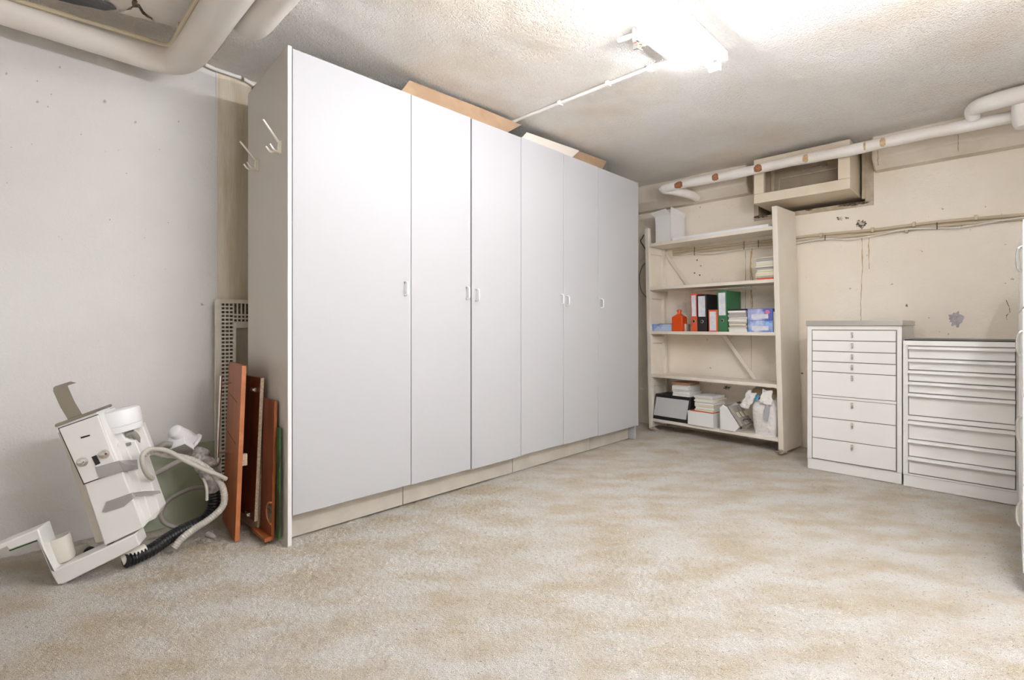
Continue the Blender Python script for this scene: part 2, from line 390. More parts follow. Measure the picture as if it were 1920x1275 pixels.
for i, (x0_, x1_, yy, ww) in enumerate(((1570, 1632, 383, 5), (1510, 1524, 393, 3), (1412, 1440, 409, 5))):
    n = 18; pa = []; pb = []; rs = random.Random(i)
    for k in range(n+1):
        x = x0_+(x1_-x0_)*k/n; y = 413-(x-1410)*.1335-5
        f = math.sin(math.pi*k/n)**.5
        pa.append(P(x, y-ww*.5*f*(.5+rs.random()), X=XB-.0055)); pb.append(P(x, y+ww*.5*f*(.5+rs.random()), X=XB-.0055))
    mb = MB(); mb.add(pa+pb, [(k, k+1, n+2+k, n+1+k) for k in range(n)]); put('flaked_paint', mb, M_rot, wf)

# ================================================================= PIPES AND CABLES
pipe = thing('heating_pipe', (3.98, 1.2, 2.06), 'long white flaking pipe running across the window under the ceiling', 'pipe')
pa = P(1243, 357, X=3.98); pb = P(1912, 214, X=3.98)
pts = [Vector((3.98, pa.y-(pa.y-pb.y)*k/30, 2.098+.004*math.sin(k*.6))) for k in range(31)]
p_end = pts[0]
elbow = [Vector((4.22, p_end.y-.06, 2.06)), Vector((4.12, p_end.y-.055, 2.07)), Vector((4.03, p_end.y-.01, 2.082)), Vector((3.99, p_end.y+.0, 2.095))]
put('pipe_run', MB().tube(pts+[Vector((3.98, pb.y-.25, 2.1))], [.036+.0015*math.sin(k*1.7) for k in range(32)], 20), M_pipe, pipe)
put('elbow', MB().tube([Vector((4.22, p_end.y-.19, 2.03)), Vector((4.12, p_end.y-.17, 2.045)), Vector((4.03, p_end.y-.08, 2.075)), Vector((3.985, p_end.y+.0, 2.095)), Vector((3.98, p_end.y-.12, 2.098))], [.034, .036, .039, .038, .036], 16, smooth=5), M_pipe, pipe)
def band(x, y, ln, r=.0375, m=M_rust):
    c = P(x, y, X=3.945); mb = MB(); rs = random.Random(int(x)); n = 12
    for i in range(n):
        for j in range(9): pass
    vs = []; nn = 12; mm = 9
    for i in range(nn+1):
        yy = c.y+ln*(i/nn-.5); sh = math.sin(math.pi*min(max(i/nn, .06), .94))**.35
        for j in range(mm+1):
            a = math.radians(180+ (-62+95*j/mm)*sh*(.85+.25*rs.random()) + (20))
            vs.append((3.98+r*1.025*math.cos(a), yy, 2.098+r*1.025*math.sin(a)+.0))
    mb.add(vs, [(i*(mm+1)+j, i*(mm+1)+j+1, (i+1)*(mm+1)+j+1, (i+1)*(mm+1)+j) for i in range(nn) for j in range(mm)])
    return put('bare_patch', mb, m, pipe)
band(1272, 350, .07); band(1341, 334, .05); band(1421, 316, .055, m=M_rust); band(1510, 297, .035, m=M_streak); band(1655, 265, .03, m=M_streak); band(1621, 277, .012, m=M_streak)
tp = thing('bent_pipe', (3.85, .3, 2.1), 'thick white bent pipe above the long flaking pipe at the right edge', 'pipe')
q_ = [P(1826, 224, X=3.95), P(1824, 208, X=3.92), P(1838, 197, X=3.88), P(1862, 191, X=3.85), P(1890, 183, X=3.83), P(1935, 172, X=3.80)]
for v in q_: v.z = min(v.z, 2.165)
put('pipe_bend', MB().tube(q_, [.03, .038, .043, .045, .045, .045], 20, smooth=6), M_wpl if 0 else M_pipe, tp)
c = P(1927, 225, X=3.88)
put('joint', MB().lathe((c.x, c.y, 1.985), (c.x, c.y, 2.3), [(0, .03), (.01, .05), (.04, .062), (.12, .064), (.2, .062), (.225, .05)]), M_pipe, tp)

big = thing('duct_pipe', (.4, 2.3, 1.99), 'fat cream pipe turning a corner below the ceiling above the dental unit', 'pipe')
c0 = [Vector((-1.2, 2.70, 2.115)), Vector((-.6, 2.70, 2.115)), Vector((0, 2.70, 2.115)), Vector((.34, 2.70, 2.113)), Vector((.47, 2.69, 2.11)), Vector((.545, 2.64, 2.108)), Vector((.572, 2.54, 2.105)), Vector((.575, 2.35, 2.10)), Vector((.572, 2.1, 2.10)), Vector((.57, 1.4, 2.10)), Vector((.565, .2, 2.10)), Vector((.56, -.84, 2.10))]
put('pipe_run', MB().tube(c0, [.056, .056, .057, .058, .060, .064, .067, .068, .068, .068, .068, .068], 32, smooth=8), M_big, big)
bg2 = thing('capped_pipe', (.7, 1.2, 2.0), 'fat white pipe beside the cornered pipe, its rounded end next to the wardrobe top', 'pipe')
put('pipe_run', MB().tube([Vector((.705, -.84, 2.115)), Vector((.705, 1.0, 2.115)), Vector((.705, 1.9, 2.115)), Vector((.705, 2.10, 2.118)), Vector((.70, 2.18, 2.14)), Vector((.69, 2.21, 2.19)), Vector((.69, 2.215, 2.25))], [.057, .057, .057, .058, .058, .057, .056], 32, smooth=8), M_big, bg2)
# thin conduit hugging the inside of the corner
z = 2.135
cpts = [(-30, -18), (40, 3), (130, 30), (220, 57), (285, 77), (305, 82.5), (318, 83), (327, 75), (334, 60), (350, 30), (368, 0), (382, -30)]
cz = [2.135, 2.135, 2.135, 2.132, 2.125, 2.12, 2.115, 2.11, 2.105, 2.10, 2.10, 2.10]
cp = [P(x, y, Z=q) for (x, y), q in zip(cpts, cz)]
cc = thing('conduit', cp[4], 'beige conduit bent round the inner corner of the fat pipe', 'conduit')
put('conduit_run', MB().tube(cp, .0085, 12, smooth=6), M_cond, cc)
k_ = P(341, 50, Z=z); mb = MB(); mb.tube([k_+Vector((-.016, .0, 0)), k_+Vector((.016, .0, 0))], .013, 10); mb.box((k_.x+.008, k_.y-.006, k_.z-.004), (k_.x+.03, k_.y+.006, k_.z+.004)); put('clip', mb, M_cond, cc)
# conduit along the left wall under the ceiling
cp = [P(x, y, Y=YA-.02) for x, y in ((385, 121), (402, 129), (423, 136), (440, 142), (455, 147), (470, 156), (486, 168), (510, 190))]
cw = thing('wall_conduit', cp[3], 'pale conduit along the top of the left wall running behind the wardrobe', 'conduit')
put('conduit_run', MB().tube(cp, .009, 10, smooth=5), M_condw, cw)
k_ = P(454, 148, Y=YA-.02); put('clip', MB().tube([k_+Vector((-.006, 0, 0)), k_+Vector((.006, 0, 0))], .014, 10), M_chrome, cw)

# broken plaster sheets on the ceiling
def sheet(name, pxy, z, th, m, label):
    p = [P(x, y, Z=z) for x, y in pxy]
    return tag(put(name, MB().prism(p, (0, 0, th)), m), label, 'ceiling board')
sheet('ceiling_board', [(256, -30), (252, 4), (262, 8), (268, 22), (286, 32), (290, 40), (284, 38), (266, 26), (258, 12), (246, 12), (238, 20), (222, 24), (252, 32), (290, 40), (336, 54), (352, 20), (372, -30)], 2.195, .012, M_pipe, 'white cracked board with a broken corner on the ceiling inside the pipe corner')
sheet('ceiling_board', [(140, -40), (250, -40), (249, 15), (244, 17), (222, 18), (190, 8), (160, -2)], 2.20, .012, M_pipe, 'white board left of the ceiling crack, above the beige conduit')
ck = [(252, -6), (258, 4), (252, 10), (262, 9), (270, 22), (279, 31), (285, 34), (286, 39), (283, 35), (276, 33), (267, 26), (260, 14), (249, 14), (246, 18), (236, 19), (248, 12), (247, 4)]
tag(put('crack_cavity', MB().prism([P(x, y, Z=2.1935) for x, y in ck], (0, 0, .001)), M_rot), 'dark jagged crack between the two white ceiling boards', 'crack')
pk = [(108, 0), (128, -12), (150, -6), (176, 0), (205, 9), (218, 18), (196, 20), (170, 14), (138, 8)]
tag(put('torn_foil', MB().prism([P(x, y, Z=2.188) for x, y in pk], (0, 0, .006)), mat('dark_foil', (.13, .14, .15), .35, .3, bump=.6, bscale=20, bdist=.01)), 'dark grey torn sheet beside the broken white ceiling board', 'sheet')

# ceiling cable duct and open junction box
zc = 2.203
cd_ = thing('ceiling_duct', (2.26, 1.7, 2.19), 'thin white cable duct across the ceiling from the open junction to the wardrobes', 'conduit')
mb = MB(); mb.tube([Vector((2.255, 2.75, zc)), Vector((2.26, 1.6, zc)), Vector((2.265, 1.20, zc)), Vector((2.255, 1.165, zc)), Vector((2.225, 1.16, zc)), Vector((2.02, 1.165, zc))], .0095, 10)
put('duct_run', mb, M_condw, cd_)
for (x, y) in ((1218, 129), (1050, 194), (1140, 157)):
    k_ = P(x, y, Z=zc); mb = MB(); mb.box((k_.x-.016, k_.y-.011, zc-.013), (k_.x+.016, k_.y+.011, zc+.012)); put('clip', mb, M_condw, cd_, bevel=.003)
jb = P(1200, 66, Z=2.19)
jn = thing('junction_box', (jb.x, jb.y, 2.15), 'open round ceiling junction box with loose wires beside the lit tube', 'junction box')
mb = MB(); mb.lathe((jb.x, jb.y, 2.165), (jb.x, jb.y, 2.4), [(0, .026), (.0, .032), (.02, .034), (.05, .034)])
put('box_body', mb, M_condw, jn)
mb = MB()
for ang, ln in ((20, .09), (100, .10), (200, .08)):
    a = math.radians(ang); d_ = Vector((math.cos(a), math.sin(a), 0)); c_ = Vector((jb.x, jb.y, 2.198)); mb.tube([c_+d_*.03, c_+d_*ln], .012, 12)
put('stub', mb, M_condw, jn)
rs = random.Random(2)
for i, m_ in enumerate((mat('red_wire', (.35, .08, .06), .4), mat('grey_wire', (.3, .32, .3), .4), mat('pale_wire', (.75, .6, .58), .4), M_black, mat('green_wire', (.3, .38, .15), .4))):
    pts = [Vector((jb.x, jb.y, 2.165))+Vector((rs.uniform(-.02, .02), rs.uniform(-.02, .02), -k*.009+rs.uniform(-.006, .006))) for k in range(5)]
    put('wire', MB().tube(pts, .0025, 6, smooth=4), m_, jn)
c_ = P(1192, 88, Z=2.14); put('spring_clip', MB().box((c_.x-.004, c_.y-.012, 2.13), (c_.x+.004, c_.y+.012, 2.155)), M_steel, jn)

# fluorescent lamp: housing, tube, end sockets
LX0, LX1, LY = .88, 2.39, .985
def fixture(x0, x1, y, label, mt=None, drop=0.):
    r = thing('tube_lamp', ((x0+x1)/2, y, 2.12), label, 'lamp')
    dz = Vector((0, 0, -drop))
    hs = MB(); hs.box((x0, y-.045, 2.168-drop), (x1+.012, y-.008, 2.213-drop)); put('housing', hs, M_wpl, r, bevel=.003)
    put('tube', MB().tube([Vector((x0+.03, y+.018, 2.145))+dz, Vector((x1-.02, y+.018, 2.145))+dz], .013, 16), mt or M_tube, r)
    for xx in (x0, x1-.022):
        sb = MB(); sb.box((xx, y-.02, 2.126-drop), (xx+.022, y+.034, 2.168-drop)); put('socket', sb, M_wpl, r, bevel=.004)
    if drop:
        for xx in (x0+.2, x1-.2): put('hanging_wire', MB().tube([Vector((xx, y-.027, 2.21-drop)), Vector((xx, y-.027, ZC+.01))], .002, 6), M_steel, r)
    return r
fixture(LX0, LX1, LY, 'lit fluorescent tube lamp on a white batten fixed to the ceiling')
fixture(.75, 2.25, -.22, 'added unseen fill tube lamp hanging on wires beside the camera', M_fill_tube, drop=.36)  # unseen lamp added out of frame to brighten the room

# wires and conduits on the wall behind the shelving
Xc = XB-.018
def wallrun(name, pxs, r, m, label, X=Xc, clips=()):
    p = [P(x, y, X=X) for x, y in pxs]; g = thing(name, p[len(p)//2], label, 'cable' if 'cable' in name else 'conduit')
    put('run', MB().tube(p, r, 10, smooth=4), m, g)
    for (x, y) in clips:
        c = P(x, y, X=X-.003); mb = MB(); mb.box((c.x-r-.002, c.y-.008, c.z-r-.006), (c.x+.02, c.y+.008, c.z+r+.006)); put('clip', mb, M_cond, g, bevel=.002)
    return g
wallrun('wall_conduit', [(1262, 473), (1330, 464), (1410, 455), (1486, 446), (1560, 438), (1640, 431), (1760, 416), (1940, 401)], .0105, M_cond, 'upper cream conduit along the back wall behind the shelving', clips=((1540, 441), (1636, 431), (1714, 421), (1830, 408)))
wallrun('wall_conduit', [(1262, 478), (1330, 470), (1410, 462), (1486, 454), (1560, 446), (1640, 438), (1760, 424), (1940, 408)], .0095, M_cond, 'lower cream conduit just below the other along the back wall', clips=((1700, 432),))
wallrun('sagging_cable', [(1258, 484), (1280, 478), (1300, 474), (1330, 476), (1370, 471), (1400, 466), (1440, 462), (1486, 457), (1547, 448), (1590, 449), (1625, 444), (1660, 438), (1700, 430), (1757, 428), (1800, 426), (1850, 418), (1900, 410), (1940, 405)], .0045, M_condw, 'thin white cable sagging below the cream wall conduits', X=XB-.03)
for i, (x, y0, y1) in enumerate(((1302, 463, 478), (1395, 452, 467), (1422, 450, 463), (1547, 441, 450), (1757, 417, 429))):
    pass
mb = MB()
for x, y0, y1 in ((1302, 463, 479), (1395, 452, 468), (1422, 450, 464), (1547, 441, 451), (1757, 417, 430)):
    c0_, c1_ = P(x, y0, X=XB-.031), P(x, y1, X=XB-.034); mb = MB(); mb.tube([c0_, c1_], .0028, 6)
    tag(put('cable_tie', mb, M_black), 'black cable tie round the cream conduits on the back wall', 'cable tie', 'black ties on the wall conduits')
wallrun('thin_wall_cable', [(1637, 319), (1680, 311), (1740, 303), (1800, 294), (1860, 281), (1900, 274), (1940, 266)], .005, M_cond, 'thin painted cable along the foot of the beam right of the window', X=XB-.006, clips=((1690, 309), (1801, 293)))
# cables in the dark gap between wardrobes and shelving
def cab(pxs, X, r, m, label):
    p = [P(x, y, X=X) for x, y in pxs]; return tag(put('loose_cable', MB().tube(p, r, 8, smooth=5), m), label, 'cable')
cab([(1214, 492), (1205, 498), (1199, 520), (1203, 545), (1214, 560)], 4.3, .005, M_grey2, 'dark looped cable in the gap between wardrobe and shelving')
cab([(1196, 492), (1205, 486), (1214, 485), (1222, 486)], 4.31, .004, M_condw, 'pale short cable crossing the gap left of the shelving')
cab([(1216, 478), (1207, 462), (1201, 452), (1204, 447), (1207, 440)], 4.3, .005, M_black, 'black cable with a plug at the top of the dark gap')
cab([(1490, 800), (1497, 806), (1498, 818), (1494, 828), (1488, 833)], 4.3, .006, M_black, 'black cable looping out behind the right foot of the shelving')

# ================================================================= WARDROBES
def wx(px): return P(px, 600, Y=YW).x
WX = [wx(v) for v in (548, 771, 883.5, 977, 1056.5, 1121.3, 1197)]
ZT, ZB, YB = 2.093, .121, 2.645
def handle(x, zc, parent, z2=None):
    a, b = zc-.032, zc+.032; o = YW-.001
    mb = MB(); mb.tube([Vector((x, o+.002, b)), Vector((x, o-.014, b+.001)), Vector((x, o-.024, b-.005)), Vector((x, o-.027, b-.014)), Vector((x, o-.027, a+.012)), Vector((x, o-.024, a+.004)), Vector((x, o-.014, a)), Vector((x, o+.002, a))], .0036, 10, smooth=3)
    lab(put('handle', mb, M_chrome if 0 else M_wpl, parent), 'small white bow handle')
    mb = MB()
    return [MB().lathe((x, o+.002, zz), (x, o-.1, zz), [(0, .006), (.004, .0055), (.006, .004)], 12) for zz in (a, b)]
def door(x0, x1, hx, hz, parent, drop=0., g=.0016, g1=.0016):
    d = MB()
    d.box((x0+g, YW, ZB+drop), (x1-g1, YW+.018, ZT+drop*.5)); dd = put('door', d, M_door, parent, bevel=.0012)
    for mb in handle(hx, hz, dd): put('handle_foot', mb, M_steel, dd)
    return dd
def hz(px, py): p = P(px, py, Y=YW); return p.x, p.z
H = [hz(759, 541.5), hz(874.5, 549), hz(892.5, 553), hz(1051, 561), hz(1061.5, 564), hz(1125.5, 569)]
def wardrobe(i, doors, label, endpanel=False, lastpanel=False):
    x0, x1 = WX[doors[0]], WX[doors[-1]+1]
    w_ = thing('wardrobe', ((x0+x1)/2, (YW+YB)/2, 0), label, 'wardrobe', 'white wardrobes in a row along the wall')
    mb = MB(); t = .018; yf = YW+.024
    xs = x0 if not endpanel else x0+.001
    mb.box((x0+.001, yf, ZB), (x0+t, YB, ZT-.004))
    mb.box((x1-t, yf, ZB), (x1-.001, YB, ZT-.004)); mb.box((xs, yf, ZT-t-.004), (x1-.001, YB, ZT-.004)); mb.box((xs, yf, ZB), (x1-.001, YB, ZB+t)); mb.box((xs, YB-.006, .1), (x1-.001, YB, ZT-.004))
    put('carcass', mb, M_gap, w_, bevel=.001)
    mb = MB(); mb.box((x0+.002, YW+.075, .0), (x1-.002 if not lastpanel else x1-.03, YB-.01, ZB-.001)); put('plinth', mb, M_plinth, w_, bevel=.001)
    for d in doors: door(WX[d], WX[d+1], H[d][0], H[d][1], w_, drop=(.0, -.002, -.006, .0, -.004, -.007)[d], g=.005 if d == 2 else .0016, g1=.005 if d == 1 else .0016)
    if endpanel:
        c1 = P(469, 182, X=.855); yb = c1.y; xo = x0-.020; xi = x0-.002
        poly = [(YW-.001, -.01), (yb, -.01), (yb, c1.z), (yb-.008, c1.z+.012), (YW-.001, ZT+.006)]
        mb = MB(); mb.hexa([Vector((xo, y, z)) for y, z in poly], [Vector((xi, y, z)) for y, z in poly])
        ep = put('side_panel', mb, M_side, w_, bevel=.0015)
        mb = MB(); mb.box((xo+.001, YW-.0025, 0.0), (xi-.001, YW-.0005, ZT+.005)); lab(put('edge_strip', mb, M_edge, ep), 'pale front edge strip')
    if lastpanel:
        mb = MB(); mb.hexa([Vector((x1-.026, y, z)) for y, z in ((YW+.02, 0), (YW+.09, 0), (YW+.09, ZB), (YW+.02, ZB))], [Vector((x1-.004, y, z)) for y, z in ((YW+.02, 0), (YW+.09, 0), (YW+.09, ZB), (YW+.02, ZB))])
        put('end_foot', mb, M_door, w_, bevel=.001)
    return w_
w1 = wardrobe(0, [0], 'wide single-door white wardrobe at the left end with hooks on its side', endpanel=True)
w2 = wardrobe(1, [1, 2], 'two-door white wardrobe next to the wide left-end one, dark gap between its doors')
w3 = wardrobe(2, [3, 4], 'two-door white wardrobe third from left, its two handles side by side')
w4 = wardrobe(3, [5], 'single-door white wardrobe at the far right end beside the shelving', lastpanel=True)
ex = WX[0]-.020
# coat hooks on the side panel
def hook(pb, tip, s1, s2, name_label):
    B = P(*pb, X=ex-.002); T = P(*tip, X=ex-.085)
    g = D.objects.new('coat_hook', None); COL.objects.link(g); g.parent = w1; g.location = B-ORG[w1.name]; ORG[g.name] = B; g['label'] = name_label
    top = B+Vector((-.006, 0, .018)); bot = B+Vector((-.006, 0, -.022))
    put('long_prong', MB().tube([bot, B+Vector((-.008, 0, -.005)), top, top.lerp(T, .15)+Vector((0, 0, 0)), T], [.0065, .0065, .006, .0055, .004], 10, smooth=3), M_hook, g)
    for sx in (-.022, .022):
        e = bot+Vector((-.040, sx, .0)); put('short_prong', MB().tube([bot, bot+Vector((-.014, sx*.35, -.002)), bot+Vector((-.03, sx*.8, .0)), e+Vector((-.006, 0, .018))], [.0055, .005, .0048, .004], 10, smooth=3), M_hook, g)
    mb = MB(); mb.box((B.x-.004, B.y-.007, B.z-.03), (B.x+.006, B.y+.007, B.z+.026)); put('back_plate', mb, M_hook, g, bevel=.001)
hook((526, 276), (493, 224), 0, 0, 'steel coat hook nearer the door edge on the wardrobe side')
hook((483, 309), (450, 265), 0, 0, 'steel coat hook nearer the wall on the wardrobe side')

# cardboard lying on top of the wardrobes
def board(name, pxy, z, th, m, label, yclamp=None):
    p = [P(x, y, Z=z) for x, y in pxy]
    return tag(put(name, MB().prism(p, (0, 0, th)), m), label, 'cardboard')
zt = ZT+.004
def flat(name, x0, x1, y0, y1, z0, z1, m, label, cat='cardboard'):
    # sagging sheet, front edge lifted a little
    mb = MB(); p = [Vector((x0, y0, z0)), Vector((x1, y0, z0)), Vector((x1, y1, z1)), Vector((x0, y1, z1))]
    mb.prism(p, (0, 0, .005)); return tag(put(name, mb, m), label, cat)
xa, xb, xm = P(758, 152, Z=2.150).x, P(975, 222, Z=2.150).x, P(880, 195, Z=2.15).x
def tilted(name, tl, tr, bl, br, ytop, m, label, ybot=YW+.022):
    p = [P(*bl, Y=ybot), P(*br, Y=ybot), P(*tr, Y=ytop), P(*tl, Y=ytop)]
    for v in p[:2]: v.z = ZT+.003
    for v in p[2:]: v.z = min(max(v.z, ZT+.01), ZC-.025)
    n = Vector((0, .3, -.004))
    return tag(put(name, MB().prism(p, (0, .001, .004)), m), label, 'cardboard')
tilted('cardboard_sheet', (768, 152), (905, 204), (752, 165), (878, 214), YW+.05, M_card, 'brown cardboard sheet on the wardrobe tops, left of the ceiling duct')
tilted('cardboard_sheet', (902, 201), (977, 222), (880, 215), (950, 244), YW+.05, M_card, 'brown cardboard flap touching the ceiling duct on the wardrobe tops')
tilted('cardboard_sheet', (860, 180), (908, 198), (858, 183), (902, 202), YW+.065, M_rust if 0 else M_card, 'narrow cardboard strip raised behind the left sheet', ybot=YW+.055)
tilted('cardboard_sheet', (988, 249), (1086, 283), (978, 257), (1072, 292), YW+.045, M_cardw, 'pale edged cardboard sheet on the wardrobe tops, right of the ceiling duct', ybot=YW+.02)
tilted('cardboard_sheet', (995, 251), (1137, 296), (984, 259), (1128, 306), YW+.065, M_card, 'long brown cardboard sheet above the fifth door', ybot=YW+.036)
mb = MB(); mb.box((WX[5]+.02, YW+.06, ZT-.003), (WX[6]-.12, YW+.36, ZT+.012)); tag(put('dark_tray', mb, M_black, bevel=.003), 'thin dark tray lying on top of the far right wardrobe', 'tray')

# ================================================================= SHELVING
SA0 = P(1219, 806, Z=0.0); SB0 = P(1466, 851, Z=0.0)
sv = (SB0-SA0); SLEN = sv.length; sv.normalize()            # along the shelf, left to right
dv = Vector((-sv.y, sv.x, 0));                               # into the wall
if dv.x < 0: dv = -dv
def SL(p):   # local (s, depth, z), with the rack's slight lean to the left
    s, d, z = p; return SA0 + sv*(s-.028*z) + dv*(d+.004*z) + Vector((0, 0, z))
def SLf(p): s, d, z = p; return SA0 + sv*s + dv*d + Vector((0, 0, z))
def sx(px, d=.02, z=.9):
    pp = P(px, 600, pl=(SA0+dv*d, dv)); return (pp-SA0).dot(sv)+.028*z
sh = thing('shelving_unit', SLf((SLEN/2, .15, 0)), 'cream wooden shelving unit with five shelves between wardrobes and drawer cabinets', 'shelving')
T_ = .036; DEP = .262
def upright(s0, s1, zt, right):
    mb = MB(SL)
    if right: mb.box((s0, 0, .012), (s1, .335, zt))
    else:
        # framed side: two posts, rails, thin infill
        mb.box((s0, 0, .012), (s1, .035, zt)); mb.box((s0, DEP-.04, .012), (s1, DEP, zt-.1))
        mb.box((s0+.004, .03, .07), (s0+.012, DEP-.03, zt-.12))
    return mb
lu = put('upright', upright(-.012, .024, 1.80, False), M_shelf, sh, bevel=.002)
mb = MB(SL)
for zz in (1.60, 1.20, .80, .42, .06): mb.box((-.008, .035, zz-.03), (.022, DEP-.04, zz+.03))
put('rail', mb, M_shelf, lu, bevel=.002)
put('upright', upright(SLEN-.024, SLEN+.014, 1.80, True), M_shelf, sh, bevel=.003)
SH = [1.631, 1.243, .852, .471, .080]
for k, z_ in enumerate(SH):
    mb = MB(SL); mb.box((.024, .004, z_), (SLEN-.024, DEP-.01, z_+.026)); put('shelf', mb, M_shelf, sh, bevel=.002)
TOPZ = [z_+.026 for z_ in SH]
def strap(x0, y0, x1, y1, w_=.03):
    a = P(x0, y0, pl=(SA0+dv*(DEP+.003), dv)); b = P(x1, y1, pl=(SA0+dv*(DEP+.003), dv)); d = (b-a).normalized(); n = d.cross(dv).normalized()*w_/2
    mb = MB(); mb.prism([a-n, a+n, b+n, b-n], dv*.006); put('brace', mb, M_shelf, sh)
strap(1247, 474, 1418, 714)
strap(1300, 547, 1418, 540, .016)
def foot(s, label):
    c = SLf((s, -.005, 0)); mb = MB(); rs = random.Random(int(s*10)+3)
    for k in range(5):
        a = rs.uniform(0, 3.1); d = Vector((math.cos(a), math.sin(a), 0))*.03; o = Vector((rs.uniform(-.015, .015), rs.uniform(-.015, .015), .004+.004*k))
        mb.tube([c+o-d, c+o-d*.3+Vector((0, 0, .006)), c+o+d*.4, c+o+d], [.006, .009, .008, .005], 8, smooth=2)
    return tag(put('cloth_wad', mb, mat('grey_rag', (.36, .30, .23), .9)), label, 'rag', 'rags under the shelving feet')
foot(.035, 'grey crumpled rag under the left foot of the shelving'); foot(SLEN-.0, 'grey crumpled rag under the right foot of the shelving')

def sbox(name, s0, s1, d0, d1, z0, z1, m, label=None, cat=None, group=None, bevel=.0015, parent=None):
    mb = MB(SL); mb.box((s0, d0, z0), (s1, d1, z1)); o = put(name, mb, m, parent, bevel=bevel)
    if label: tag(o, label, cat, group)
    return o
# open white carton on the top shelf
s0, s1 = sx(1232, .05, 1.7), sx(1260.5, .05, 1.7); z0 = TOPZ[0]; z1 = z0+.245; d0, d1 = .02, .25
cb = thing('open_carton', SL(((s0+s1)/2, .15, z0)), 'open white carton with raised flaps on the top shelf', 'box')
mb = MB(SL); t = .004
mb.box((s0, d0, z0), (s1, d0+t, z1-.015)); mb.box((s0, d1-t, z0), (s1, d1, z1-.015)); mb.box((s0, d0, z0), (s0+t, d1, z1-.015)); mb.box((s1-t, d0, z0), (s1, d1, z1-.015)); mb.box((s0, d0, z0), (s1, d1, z0+t))
put('carton_body', mb, M_boxw, cb)
mb = MB(SL)
mb.prism([(s0, d0, z1-.015), (s1-.004, d0, z1-.012), (s1-.022, d0-.035, z1+.035), (s0-.03, d0-.035, z1+.02)], (0, .003, .002)); put('flap', mb, M_boxw, cb)
mb = MB(SL); mb.prism([(s1, d0+.004, z1-.015), (s1, d1, z1-.015), (s1+.012, d1+.002, z1+.02), (s1+.0, d0+.015, z1+.055)], (-.003, 0, 0)); put('flap', mb, M_boxw, cb)
mb = MB(SL); mb.prism([(s0, d0+.004, z1-.015), (s0, d1, z1-.015), (s0-.04, d1, z1+.02), (s0-.04, d0+.01, z1+.02)], (.003, 0, 0)); put('flap', mb, M_boxw, cb)
sbox('flat_tray', s1+.02, SLEN-.05+.028*1.6-.05, .01, .24, z0, z0+.022, M_wpl, 'flat pale board lying along the top shelf right of the carton', 'board')

# binders and other things on the middle shelf
def binder(px0, px1, z0, h, m, label, hole=True, depth=.24, d0=.012, lz=(.40, .95), lean=0, dpt=None):
    s0, s1 = sx(px0, d0, z0), sx(px1, d0, z0); g = thing('ring_binder', SL(((s0+s1)/2, d0+depth/2, z0)), label, 'binder', 'binders on the middle shelf')
    mb = MB(SL); mb.box((s0, d0, z0), (s1, d0+depth, z0+h)); put('cover', mb, m, g, bevel=.002)
    mb = MB(SL); w_ = (s1-s0); mb.box((s0+w_*.14, d0-.0012, z0+h*lz[0]), (s1-w_*.14, d0+.001, z0+h*lz[1])); put('spine_label', mb, M_label, g)
    if hole:
        c = ((s0+s1)/2, d0-.002, z0+h*.27); mb = MB(SL)
        n = 20; R0, R1 = .0135, .0095
        vs_ = [(c[0]+R*math.cos(2*math.pi*k/n), c[1]-o, c[2]+R*math.sin(2*math.pi*k/n)) for R, o in ((R0, 0), (R1, .001)) for k in range(n)]
        mb.add(vs_, [(k, (k+1) % n, n+(k+1) % n, n+k) for k in range(n)]); put('finger_ring', mb, M_chrome, g)
        mb = MB(SL); mb.add([(c[0]+R1*math.cos(2*math.pi*k/n), c[1]-.0005, c[2]+R1*math.sin(2*math.pi*k/n)) for k in range(n)], [tuple(range(n))]); put('finger_hole', mb, M_black, g)
    return g
zM = TOPZ[2]
binder(1296, 1307, zM, .315, M_red, 'narrow orange-red binder left of the black one', depth=.25)
binder(1307.5, 1325.5, zM, .305, M_bblack, 'wide black binder between the orange-red and small red ones')
binder(1328.5, 1345, zM, .175, M_red, 'short red folder standing in front of the black binder', hole=False, depth=.03, d0=-.0, lz=(.05, .92))
binder(1346, 1363.5, zM, .325, M_bgreen, 'green binder right of the short red folder')
s0, s1 = sx(1222, .03, .9), sx(1259, .03, .9)
g = thing('small_carton', SL(((s0+s1)/2, .1, zM)), 'low pale blue carton at the left end of the middle shelf', 'box'); mb = MB(SL); mb.box((s0, .03, zM), (s1, .16, zM+.062)); put('carton_body', mb, M_blue, g, bevel=.002)
mb = MB(SL); mb.box((s0+.05, .06, zM+.062), (s1-.02, .13, zM+.066)); put('cut_out', mb, M_bblack, g)
mb = MB(SL); mb.box((s0-.012, .032, zM), (s0-.002, .12, zM+.055)); tag(put('dark_case', mb, M_bblack, bevel=.002), 'thin dark case between the left upright and the pale blue carton', 'case')
sbox('grey_block', sx(1279.5, .06, .9), sx(1287.5, .06, .9), .05, .12, zM, zM+.062, M_pgrey, 'small grey block right of the orange bottle', 'block')
